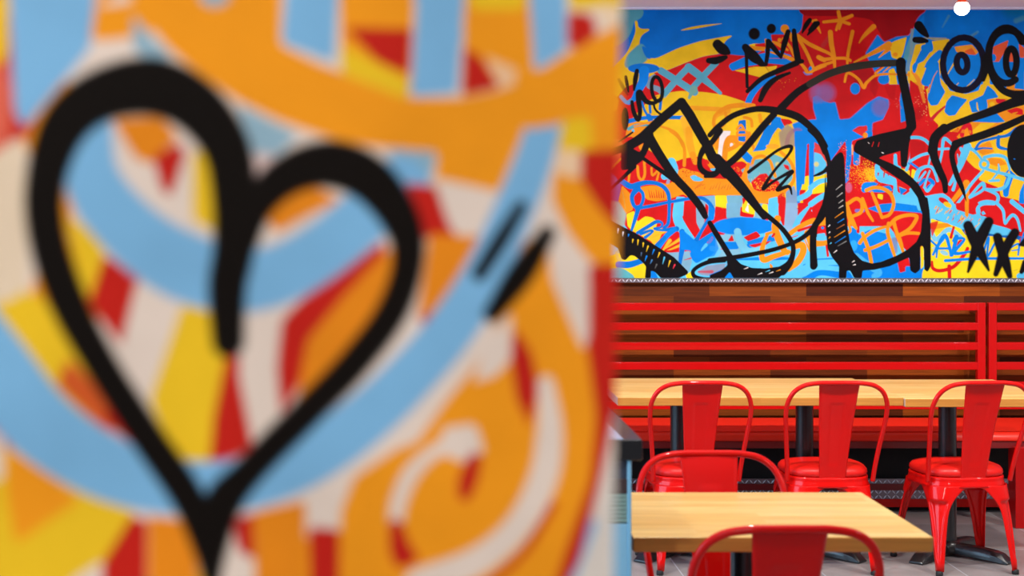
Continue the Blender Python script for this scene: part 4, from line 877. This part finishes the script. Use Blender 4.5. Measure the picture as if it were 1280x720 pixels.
# ------------------------------------------------------------------ the room
CEIL = Z(10.2, 8.6); BACK = 8.6
XL, XR, YF = -3.6, 5.2, -2.6
bm = bmesh.new(); box(bm, XL, XR, YF, BACK + .1, -.1, 0); struct('floor', bm, M['floor'])
bm = bmesh.new(); box(bm, XL, XR, YF, BACK + .1, CEIL, CEIL + .1); struct('ceiling', bm, M['ceil'])
bm = bmesh.new(); box(bm, XL, XR, BACK, BACK + .1, 0, CEIL); struct('wall_back', bm, M['planks'])
bm = bmesh.new(); box(bm, XR, XR + .1, YF, BACK + .1, 0, CEIL); struct('wall_right', bm, M['plaster'])
bm = bmesh.new(); box(bm, XL, XR, YF - .1, YF, 0, CEIL); struct('wall_front', bm, M['charcoal'])
bm = bmesh.new()                                                         # left wall with its shop window
for a in ((YF, 2.2, 0, CEIL), (7.6, BACK + .1, 0, CEIL), (2.2, 7.6, 0, .5), (2.2, 7.6, 2.4, CEIL)): box(bm, XL - .1, XL, a[0], a[1], a[2], a[3])
struct('wall_left', bm, M['plaster'])
bm = bmesh.new()
for a in ((2.2, 7.6, .5, .56), (2.2, 7.6, 2.34, 2.4), (2.2, 2.26, .56, 2.34), (7.54, 7.6, .56, 2.34), (4.87, 4.93, .56, 2.34)): box(bm, XL - .08, XL - .02, a[0], a[1], a[2], a[3])
w = struct('window_1', bm, M['frame'])

# ceiling mould above the mural
bm = bmesh.new(); box(bm, XL, XR, BACK - .05, BACK, CEIL - .012, CEIL); struct('trim_2', bm, M['mould'])

# diamond plate
def plate(bm, x0, x1, y, z0, z1, rows, pitch=.04, lug=.026, seed=0):
    box(bm, x0, x1, y, y + .012, z0, z1)
    hh = (z1 - z0) / rows
    n = int((x1 - x0) / pitch * 2)
    for r in range(rows):
        for i in range(n):
            cx = x0 + (i + .5) * pitch / 2; cz = z0 + (r + .5) * hh; s = 1 if (i + r) % 2 else -1
            an = s * .85; dx, dz = math.cos(an), math.sin(an)
            L, W = min(lug, hh * 1.2) / 2, .0042
            tip = [(cx - dx * L, y, cz - dz * L), (cx + dz * W, y, cz - dx * W), (cx + dx * L, y, cz + dz * L), (cx - dz * W, y, cz + dx * W)]
            v = [bm.verts.new(t) for t in tip]
            t0, t1 = bm.verts.new((cx - dx * L * .5, y - .005, cz - dz * L * .5)), bm.verts.new((cx + dx * L * .5, y - .005, cz + dz * L * .5))
            for f in ((v[0], v[1], t0), (v[1], v[2], t1), (v[2], v[3], t1), (v[3], v[0], t0), (v[1], t1, t0), (v[3], t0, t1)): bm.faces.new(f).material_index = 1
TZ0, TZ1 = Z(353.2, 8.55), Z(348.2, 8.55)
bm = bmesh.new(); plate(bm, X(150, 8.55), XR - .02, 8.55, TZ0, TZ1, 1); box(bm, X(150, 8.55), XR - .02, 8.55, 8.6, TZ1 - .001, TZ1 + .002); struct('trim_1', bm, [M['steel'], M['lugs']])

# ------------------------------------------------------------------ painted surfaces
def grid_mesh(name, cv, fn, m, parent=None):
    nx, ny = len(cv.xs), len(cv.ys)
    gx, gy = np.meshgrid(cv.xs, cv.ys)
    co = fn(gx.ravel(), gy.ravel()).astype(np.float32)
    idx = np.arange(nx * ny).reshape(ny, nx)
    q = np.stack([idx[:-1, :-1], idx[1:, :-1], idx[1:, 1:], idx[:-1, 1:]], -1).reshape(-1, 4)
    me = bpy.data.meshes.new(name); me.vertices.add(nx * ny); me.vertices.foreach_set('co', co.ravel())
    me.loops.add(q.size); me.loops.foreach_set('vertex_index', q.ravel().astype(np.int32))
    me.polygons.add(len(q)); me.polygons.foreach_set('loop_start', np.arange(0, q.size, 4, dtype=np.int32)); me.polygons.foreach_set('loop_total', np.full(len(q), 4, dtype=np.int32))
    me.update(calc_edges=True)
    at = me.color_attributes.new('paint', 'FLOAT_COLOR', 'POINT')
    rgba = np.ones((nx * ny, 4), np.float32); rgba[:, :3] = np.clip(cv.a.reshape(-1, 3), 0, 1)
    at.data.foreach_set('color', rgba.ravel())
    me.color_attributes.active_color = at
    return link(name, me, m, parent)

MD = 8.575
xs = np.concatenate([np.arange(152, 752, 2.5), np.arange(752, 1290, .6), np.arange(1290, 1728, 2.5)])
ys = np.concatenate([np.arange(10.4, 348.6, .6), [348.6]])
cv = Canvas(xs, ys, (0, 95, 175)); paint_mural(cv)
mural = thing('graffiti_mural', (X(990, MD), MD, Z(180, MD)), 'graffiti mural of black outlined letters over bright spray paint above the wooden wall', 'mural')
ml = mural.location
pm = paint_mat('mural_paint', .5, 0.0)
grid_mesh('painted_surface', cv, lambda gx, gy: np.stack([X(gx, MD) - ml.x, np.zeros_like(gx), Z(gy, MD) - ml.z], 1), pm, mural)
bm = bmesh.new(); box(bm, X(152, MD) - ml.x, X(1726, MD) - ml.x, .001, .024, Z(348.6, MD) - ml.z, Z(10.4, MD) - ml.z); done('backing_board', bm, M['white'], mural)

# near partition, slightly turned; d = A + B*x along its face
PA, PB = 1.0132, .266
def face(px): u = (px - CX) / F; d = PA / (1 - PB * u); return u * d, d
def near_fn(gx, gy):
    edge = 777.0 - 12.0 * gy / 720.0
    px = gx * edge / 771.0
    u = (px - CX) / F; d = PA / (1 - PB * u)
    return np.stack([u * d, d, H - (gy - CY) * d / F], 1)
xs = np.arange(-900, 771.1, 3.0); xs = np.append(xs, 771.0); ys = np.arange(-420, 1321, 3.0)
cv = Canvas(xs, ys, (222, 208, 198)); paint_near(cv)
np_ = thing('heart_painting', (0, 1.0, 0), 'out-of-focus painting of a thick black heart on blue, orange and red bands, left foreground', 'painting')
o = grid_mesh('painted_surface', cv, lambda a, b: near_fn(a, b) - np.array([0, 1.0, 0]), paint_mat('heart_paint', .6, 0.0), np_)
x0, d0 = face(-1500); bm = bmesh.new()
def edge_pt(py): p = near_fn(np.array([771.0]), np.array([py]))[0]; return p
t0, t1 = edge_pt(-420.), edge_pt(1320.)
nx_, ny_ = PB / math.hypot(1, PB), -1 / math.hypot(1, PB)               # towards the camera
slope = (t0[0] - t1[0]) / (t0[2] - t1[2])
def ex(z): x = t1[0] + slope * (z - t1[2]); return x, PA + PB * x
prof = []
for z in (0, CEIL): x, d = ex(min(max(z, .9), 1.9)); prof.append((x, d, z))
fr = [(x0, d0, 0), prof[0], prof[1], (x0, d0, CEIL)]
off = Vector((-nx_ * .0015, -ny_ * .0015, 0)); th = Vector((-nx_ * .09, -ny_ * .09, 0))
a = [bm.verts.new(Vector(p) + off) for p in fr]; b = [bm.verts.new(Vector(p) + off + th + Vector((-.03, 0, 0))) for p in fr]
bm.faces.new(a); bm.faces.new(b[::-1])
for i in range(4): bm.faces.new((a[i], b[i], b[(i + 1) % 4], a[(i + 1) % 4]))
struct('wall_partition', bm, M['white'])

# ------------------------------------------------------------------ backrest frames and bench
FD = 8.44
def frame_unit(px0, px1, label, lo=True, hi=True):
    x0, x1 = X(px0, FD), X(px1, FD)
    t = thing('slatted_backrest', ((x0 + x1) / 2, FD, 0), label, 'bench backrest', 'red slatted backrests on the back wall'); cx = t.location.x
    ups = []
    for a, b in (((x0, x0 + .042), lo), ((x1 - .042, x1), hi)):
        if b: 
            bm = bmesh.new(); box(bm, a[0] - cx, a[1] - cx, 0, .04, Z(512, FD), Z(378.4, FD)); done('upright', bm, M['rail'], t, bevel=.003); ups.append(a)
            bm = bmesh.new(); box(bm, a[0] - cx + .008, a[1] - cx - .008, .04, BACK - FD, Z(392, FD), Z(384, FD)); done('wall_bracket', bm, M['dark_red'], t)
            bm = bmesh.new(); box(bm, a[0] - cx + .008, a[1] - cx - .008, .04, BACK - FD, Z(506, FD), Z(498, FD)); done('wall_bracket', bm, M['dark_red'], t)
    for k in range(6):
        yt = 378.6 + 24.7 * k
        bm = bmesh.new(); box(bm, x0 + (.0415 if lo else 0) - cx, x1 - (.0415 if hi else 0) - cx, .0012, .036, Z(yt + 9.6, FD), Z(yt, FD)); done('rail', bm, M['rail'], t, bevel=.003)
    return t
frame_unit(640, 1232.3, 'long red metal slatted backrest with four rails showing above the joined tables')
frame_unit(1236.3, 1700, 'red slatted backrest cut off by the right edge of the photo')

BD, BB = 7.93, 8.44
b = thing('bench_seat', (2.0, 8.18, 0), 'long red vinyl bench seat under the slatted backrest, behind the joined tables', 'bench'); bl = b.location
zt, zf = .477, Z(561, BD)
x0, x1 = X(640, BD) - bl.x, X(1700, BD) - bl.x
def R_(y): return y - bl.y
bm = bmesh.new()
prof = [(BB, zt - .005), (BB - .03, zt + .004), (BD + .06, zt), (BD + .025, zt - .006), (BD + .006, zt - .022), (BD, zt - .045), (BD + .012, zt - .052), (BB, zt - .052)]
prof = spline([(p[0], p[1]) for p in prof[:7]], 5) + [(BB, zt - .052)]
e0 = [bm.verts.new((x0, R_(p[0]), p[1])) for p in prof]; e1 = [bm.verts.new((x1, R_(p[0]), p[1])) for p in prof]
for i in range(len(prof)): j = (i + 1) % len(prof); bm.faces.new((e0[i], e0[j], e1[j], e1[i]))
bm.faces.new(e0[::-1]); bm.faces.new(e1); done('seat_cushion', bm, M['vinyl'], b, smooth=False, bevel=.002)
bm = bmesh.new(); box(bm, x0, x1, R_(BD + .012), R_(BD + .045), zf, zt - .052); done('seat_apron', bm, M['dark_red'], b, bevel=.003)  # shade on the apron put into its darker red
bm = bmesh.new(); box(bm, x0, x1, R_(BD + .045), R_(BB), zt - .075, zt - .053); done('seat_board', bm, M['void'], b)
PD = 8.33
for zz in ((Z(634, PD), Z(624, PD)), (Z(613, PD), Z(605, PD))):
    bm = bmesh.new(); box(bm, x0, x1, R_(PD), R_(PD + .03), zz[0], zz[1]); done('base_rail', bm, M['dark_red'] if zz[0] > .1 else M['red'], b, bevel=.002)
bm = bmesh.new(); plate(bm, x0, x1, R_(PD + .012), Z(625, PD), Z(612, PD), 2, .045, .034); plate(bm, x0, x1, R_(PD + .012), Z(606, PD), Z(599, PD), 1, .045, .03); done('kick_plate', bm, [M['steel'], M['lugs']], b)
bm = bmesh.new(); box(bm, x0, x1, R_(PD + .06), R_(PD + .075), 0, zt - .08); done('back_panel', bm, M['void'], b)  # near-black colour stands in for the shade under the seat
px0 = X(1269.5, 7.9) - bl.x
for q in (px0, X(560, 7.9) - bl.x + .4):
    bm = bmesh.new(); box(bm, q, q + .06, R_(7.9), R_(8.0), .0, zf + .01); done('support_panel', bm, M['rail'], b, bevel=.003)

# ------------------------------------------------------------------ tables
def make_base(t, x, y, h, n=0):
    bm = bmesh.new(); lathe(bm, [(.04, .03), (.04, h - .012)], x, y, 32); done('column', bm, M['black'], t, bevel=.001)
    bm = bmesh.new(); box(bm, x - .14, x + .14, y - .14, y + .14, h - .012, h - .0005); done('top_plate', bm, M['black'], t, bevel=.002)
    bm = bmesh.new(); lathe(bm, [(.065, .02), (.062, .05), (.05, .066), (.042, .07)], x, y, 28); done('base_hub', bm, M['black'], t, smooth=True)
    for k in range(4):
        an = PI / 4 + k * PI / 2; bm = bmesh.new(); S_ = []
        for r, w, z0, z1 in ((.02, .034, .014, .06), (.14, .034, .01, .058), (.22, .036, .006, .052), (.262, .037, .003, .043), (.298, .034, .002, .012)):
            sec = []
            for u, v in ((-1, 0), (-.96, .6), (-.6, 1), (.6, 1), (.96, .6), (1, 0)):
                p = Vector((r, u * w, z0 + (z1 - z0) * v)); p.rotate(Matrix.Rotation(an, 3, 'Z')); sec.append(bm.verts.new((x + p.x, y + p.y, p.z)))
            S_.append(sec)
        for a, c in zip(S_[:-1], S_[1:]):
            for i in range(6): bm.faces.new((a[i], a[(i + 1) % 6], c[(i + 1) % 6], c[i]))
        bm.faces.new(S_[0][::-1]); bm.faces.new(S_[-1]); done('base_foot', bm, M['black'], t, bevel=.003)
def table(x0, x1, y0, y1, zt, th, cols, label):
    cx, cy = (x0 + x1) / 2, (y0 + y1) / 2
    t = thing('dining_table', (cx, cy, 0), label, 'table', 'butcher block tables')
    bm = bmesh.new(); v = box(bm, x0 - cx, x1 - cx, y0 - cy, y1 - cy, zt - th, zt)
    bm.normal_update()
    for f in bm.faces:
        n = f.normal
        f.material_index = 0 if abs(n.z) > .5 else (1 if abs(n.y) > .5 else 2)
    done('tabletop', bm, [M['top'], M['edge'], M['end']], t, bevel=.0035)
    for c in cols: make_base(t, c[0] - cx, c[1] - cy, zt - th)
    return t
table(X(772, 7.0), X(1129.8, 7.0), 7.0, 7.83, .7505, .0375, [(1.19, 7.33), (1.765, 7.33)], 'long butcher block table on two black columns, left one of the joined pair')
table(X(1131.6, 6.985), X(1326, 6.985), 6.985, 7.81, .7465, .0375, [(2.41, 7.3)], 'shorter butcher block table at the right of the joined pair, behind the rightmost chair')
table(.529, 1.2715, 3.955, 4.60, .75, .0375, [(.873, 4.28)], 'nearest square butcher block table in the foreground between two red chairs')

# ------------------------------------------------------------------ chairs
def make_chair():
    t = thing('metal_chair', (0, 0, 0), '', 'chair', 'red metal cafe chairs')
    def outline(s=1.0, n=48, sx=.184, syf=.182, syr=.165):
        out = []
        for i in range(n):
            a = 2 * PI * i / n; ca, sa = math.cos(a), math.sin(a); e = 2 / 3.0
            x = math.copysign(abs(ca) ** e, ca) * sx * s; y = math.copysign(abs(sa) ** e, sa) * (syf if sa > 0 else syr) * s
            x *= 1 + .10 * (y / .18) * .5
            out.append((x, y))
        return out
    # pan and skirt
    bm = bmesh.new(); rings = []
    for s, z in ((.90, .408), (.985, .412), (1.010, .409), (1.018, .403), (1.010, .397), (1.020, .389), (1.034, .377), (1.042, .368)):
        rings.append([bm.verts.new((x, y, z)) for x, y in outline(s)])
    for a, c in zip(rings[:-1], rings[1:]):
        for i in range(48): bm.faces.new((a[i], a[(i + 1) % 48], c[(i + 1) % 48], c[i]))
    bm.faces.new(rings[0])
    o = done('seat_pan', bm, M['red'], t, smooth=True); md = o.modifiers.new('s', 'SOLIDIFY'); md.thickness = .002; md.offset = -1
    # cushion
    bm = bmesh.new(); rings = []
    for s, z in ((.93, .411), (.985, .416), (1.004, .426), (.992, .437), (.94, .449), (.80, .458), (.55, .464), (.25, .466)):
        rings.append([bm.verts.new((x, y, z)) for x, y in outline(s)])
    for a, c in zip(rings[:-1], rings[1:]):
        for i in range(48): bm.faces.new((a[i], a[(i + 1) % 48], c[(i + 1) % 48], c[i]))
    bm.faces.new(rings[-1]); bm.faces.new(rings[0][::-1]); done('seat_cushion', bm, M['pad'], t, smooth=True)
    # legs: pressed sheet wrapped round each corner, meeting in arches
    for sx in (-1, 1):
        for front in (0, 1):
            sy = 1 if front else -1
            hx, hy = .19, .178
            foot = Vector((.217 if front else .180, .215 if front else .212))
            top = Vector((.187 if front else .180, .182 if front else .168))
            bm = bmesh.new(); rows = []
            zs = [.376, .372, .366, .358, .346, .335, .325, .315, .308, .300, .29, .27, .24, .21, .18, .15, .12, .09, .075, .06, .018]
            for z in zs:
                u = (.376 - z) / (.376 - .018)
                c = top.lerp(foot, u ** 1.08)
                t_ = min((.376 - z) / .13, 1.0)
                gap = math.sqrt(max(0, 1 - (1 - t_) ** 2))
                a0 = .080 - .053 * min(1, max(0, (u - .1) / .9)) ** .7
                ax = (c.x - 0) * (1 - gap) + a0 * gap; ay = (c.y - 0) * (1 - gap) + a0 * gap
                rad = max(.014, .085 * (1 - u) ** 2 + .012 * u) 
                rad = min(rad, ax * .9, ay * .9)
                sec = []
                for k in range(5): sec.append((c.x - ax + (ax - rad) * k / 4, c.y))                                   # along the side facing +-y
                for k in range(1, 8): a = PI / 2 * (1 - k / 8); sec.append((c.x - rad + rad * math.cos(a), c.y - rad + rad * math.sin(a)))
                for k in range(5): sec.append((c.x, c.y - rad - (ay - rad) * k / 4))
                m = len(sec); gr = .0062 * min(1, max(0, (.315 - z) / .012)) * min(1, max(0, (z - .06) / .04))
                pts = []
                for k, (x, y) in enumerate(sec):
                    f = 1.0 if abs(k - (m - 1) / 2) < 3.2 else (.4 if abs(k - (m - 1) / 2) < 4.2 else 0.0)
                    pts.append(bm.verts.new((sx * (x - gr * 1.6 * f), sy * (y - gr * 1.6 * f), z)))
                rows.append(pts)
            for a, c in zip(rows[:-1], rows[1:]):
                for i in range(len(a) - 1): bm.faces.new((a[i], a[i + 1], c[i + 1], c[i]))
            o = done('leg', bm, M['red'], t, smooth=True); md = o.modifiers.new('s', 'SOLIDIFY'); md.thickness = .003; md.offset = -1 if sx * sy > 0 else -1
            fx, fy = sx * (foot.x - .010), sy * (foot.y - .010)
            f = bmesh.new(); lathe(f, [(.014, .0), (.0155, .006), (.015, .019), (.010, .022)], fx, fy, 16); done('foot_cap', f, M['rubber'], o, smooth=True)
    # hoop
    half = [(.186, -.118, .392), (.190, -.135, .45), (.199, -.165, .54), (.210, -.199, .63), (.2155, -.222, .69), (.212, -.243, .745), (.190, -.262, .793), (.150, -.275, .822), (.095, -.281, .833), (.04, -.283, .8345)]
    P = [(-x, y, z) for x, y, z in half] + [(x, y, z) for x, y, z in half[::-1]]
    bm = bmesh.new(); tube(bm, spline(P, 6), .0101, 14); done('back_frame', bm, M['red'], t, smooth=True)
    # splat with pressed panel
    bm = bmesh.new(); G = []; NU, NV = 25, 60
    for j in range(NV + 1):
        v = j / NV; z = .398 + (.832 - .398) * v; w = .0555 + (.0865 - .0555) * v ** 1.1
        y = np.interp(z, [.40, .45, .54, .63, .69, .745, .793, .834], [-.162, -.172, -.193, -.216, -.234, -.252, -.267, -.283])
        row = []
        for i in range(NU + 1):
            q = i / NU * 2 - 1; x = q * w
            e = 0.0
            pw = .42; vt, vb = .80, .16
            dxp = min(1, max(0, (pw - abs(q)) / .05)); dv = min(1, max(0, (vt - v) / .012), max(0, (v - vb) / .012))
            e = .0022 * min(dxp, dv)
            if abs(q) > .93: e += .004 * (abs(q) - .93) / .07
            row.append(bm.verts.new((x, y + .0030 * (1 - q * q) + e, z)))
        G.append(row)
    for a, c in zip(G[:-1], G[1:]):
        for i in range(NU): bm.faces.new((a[i], a[i + 1], c[i + 1], c[i]))
    o = done('backrest', bm, M['red'], t, smooth=True); md = o.modifiers.new('s', 'SOLIDIFY'); md.thickness = .0022; md.offset = 0
    return t
proto = make_chair()
def copy_tree(o, parent=None):
    c = o.copy(); COL.objects.link(c)
    if parent: c.parent = parent
    for ch in list(o.children): copy_tree(ch, c)
    return c
spots = [
    (1.205, 7.08, 0, 'leftmost of the three red metal chairs in the back row'),
    (1.787, 7.08, .0, 'middle of the three red metal chairs in the back row'),
    (2.38, 7.08, .10, 'red metal chair at the right end of the back row, all four flared legs showing'),
    (.870, 4.50, PI + .02, 'red metal chair facing the camera behind the nearest table'),
    (.841, 3.905, 0, 'nearest red metal chair, cut off by the bottom edge, in front of the square table'),
]
for i, (x, y, rz, lb) in enumerate(spots):
    c = proto if i == 0 else copy_tree(proto)
    c.location = (x, y, 0); c.rotation_euler = (0, 0, rz); c['label'] = lb

# ------------------------------------------------------------------ service counter at the partition's edge
KD = 3.76; kx = X(790, KD); ktop = Z(549.5, KD)
k = thing('service_counter', (0, 4.05, 0), 'pale blue service counter with a thick black top, half hidden behind the painted partition', 'counter'); kl = k.location
def ky(y): return y - kl.y
bm = bmesh.new(); box(bm, -.7, X(803.5, KD), ky(KD), ky(4.42), ktop - .05, ktop); done('countertop', bm, M['slab'], k, bevel=.004)
bm = bmesh.new(); box(bm, -.66, X(779, KD), ky(KD + .004), ky(4.36), ktop, ktop + .0015); done('counter_inset', bm, M['inset'], k)
bm = bmesh.new(); box(bm, -.66, kx - .004, ky(KD + .02), ky(4.38), .08, ktop - .05); done('cabinet_body', bm, M['slate'], k, bevel=.002)
bm = bmesh.new(); box(bm, X(785, KD), kx, ky(KD + .008), ky(KD + .03), .0, ktop - .05); done('corner_post', bm, M['bluesteel'], k, bevel=.002)
bm = bmesh.new(); box(bm, -.66, X(785, KD), ky(KD + .012), ky(KD + .02), Z(618.5, KD), Z(600, KD)); done('upper_band', bm, M['brown'], k, bevel=.001)
bm = bmesh.new(); z0, z1 = Z(655, KD), Z(618.5, KD)
box(bm, -.66, X(785, KD), ky(KD + .014), ky(KD + .02), z0, z1)
for i in range(7): zz = z0 + (z1 - z0) * (i + .5) / 7; box(bm, -.66, X(785, KD) - .002, ky(KD + .010), ky(KD + .0145), zz - .0008, zz + .0008)
done('glint_band', bm, M['glints'], k)
bm = bmesh.new(); box(bm, -.66, X(785, KD), ky(KD + .010), ky(KD + .02), .1, z0 - .002); done('lower_panel', bm, M['blue'], k, bevel=.002)  # lower front of the cabinet, coloured by its blue reflection
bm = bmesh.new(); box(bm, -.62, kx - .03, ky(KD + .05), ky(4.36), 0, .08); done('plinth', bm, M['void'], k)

# ------------------------------------------------------------------ hanging bulb
BDp = 7.35; bx, bz = X(1202.5, BDp), Z(10.2, BDp)
p = thing('pendant_lamp', (bx, BDp, bz), 'small glowing round bulb in an orange socket hanging from the ceiling at upper right', 'lamp')
R0 = 9.3 / F * BDp
bm = bmesh.new(); lathe(bm, [(.0015, -R0 * .98)] + [(R0 * math.cos(a), R0 * math.sin(a) * .98) for a in [math.radians(q) for q in (-75, -60, -45, -30, -15, 0, 15, 28, 38)]] + [(R0 * .64, R0 * .76)], 0, 0, 32); done('bulb', bm, M['globe'], p, smooth=True)
bm = bmesh.new(); lathe(bm, [(R0 * .70, R0 * .72), (R0 * .72, R0 * .82), (R0 * .58, R0 * 1.0), (R0 * .55, R0 * 1.9), (R0 * .5, R0 * 2.1), (R0 * .12, R0 * 2.25)], 0, 0, 28); done('socket', bm, M['socket'], p, smooth=True)
bm = bmesh.new(); tube(bm, [(0, 0, R0 * 2.2), (0, 0, CEIL - bz)], .003, 8); done('cord', bm, M['rubber'], p)

# ------------------------------------------------------------------ light
def area(name, loc, target, size, power, col, size_y=None, spread=PI):
    l = bpy.data.lights.new(name, 'AREA'); l.energy = power; l.color = col; l.size = size; l.spread = spread
    if size_y: l.shape = 'RECTANGLE'; l.size_y = size_y
    o = bpy.data.objects.new(name, l); COL.objects.link(o); o.location = loc
    o.rotation_euler = (Vector(target) - Vector(loc)).to_track_quat('-Z', 'Y').to_euler(); return o
def spot(name, loc, target, power, ang, col=(1, .93, .84), blend=.6, r=.05):
    l = bpy.data.lights.new(name, 'SPOT'); l.energy = power; l.color = col; l.spot_size = math.radians(ang); l.spot_blend = blend; l.shadow_soft_size = r
    o = bpy.data.objects.new(name, l); COL.objects.link(o); o.location = loc
    o.rotation_euler = (Vector(target) - Vector(loc)).to_track_quat('-Z', 'Y').to_euler(); return o
LZ = CEIL - .06
WARM = (1, .955, .90)
for x in (.3, 1.5, 2.7, 3.9): spot('overhead_spot', (x, 5.7, LZ), (x, 7.9, .35), 160, 105, WARM, .8)
for x in (.9, 2.3): spot('overhead_spot', (x, 4.35, LZ), (x, 4.4, 0), 135, 75, WARM, .8)
for x in (-1.2, .5): area('ceiling_fill_light', (x, -.9, LZ), (x, -.2, 0), .9, 58, (1, .95, .88))  # unseen ceiling lamps added to light the near partition
spot('overhead_spot', (-.5, 2.4, LZ), (.35, 3.8, .75), 90, 40, (.86, .93, 1), .8)  # unseen cool spot added to brighten the counter front
area('ceiling_fill_light', (3.4, 3.4, LZ), (3.4, 3.6, 0), 1.0, 22, (1, .94, .87))
area('daylight', (XL - .15, 4.9, 1.45), (XL + 2, 4.9, 1.35), 5.3, 200, (.45, .72, 1), 1.8)
w = bpy.data.worlds.new('world'); C.world = w; w.use_nodes = True
w.node_tree.nodes['Background'].inputs[0].default_value = (.55, .75, 1, 1); w.node_tree.nodes['Background'].inputs[1].default_value = .5

# ------------------------------------------------------------------ camera
cam = bpy.data.cameras.new('camera'); co = bpy.data.objects.new('camera', cam); COL.objects.link(co)
co.location = (0, 0, H); co.rotation_euler = (PI / 2, 0, 0)
cam.sensor_width = 36; cam.lens = F / 1280 * 36; cam.shift_x = (640 - CX) / 1280; cam.shift_y = -(360 - CY) / 1280
cam.clip_start = .05; cam.dof.use_dof = True; cam.dof.focus_distance = 7.5; cam.dof.aperture_fstop = 4.0
C.camera = co
C.view_settings.view_transform = 'Standard'; C.view_settings.look = 'None'; C.view_settings.gamma = 1; C.view_settings.exposure = 0; C.view_settings.use_curve_mapping = False
C.cycles.use_denoising = True
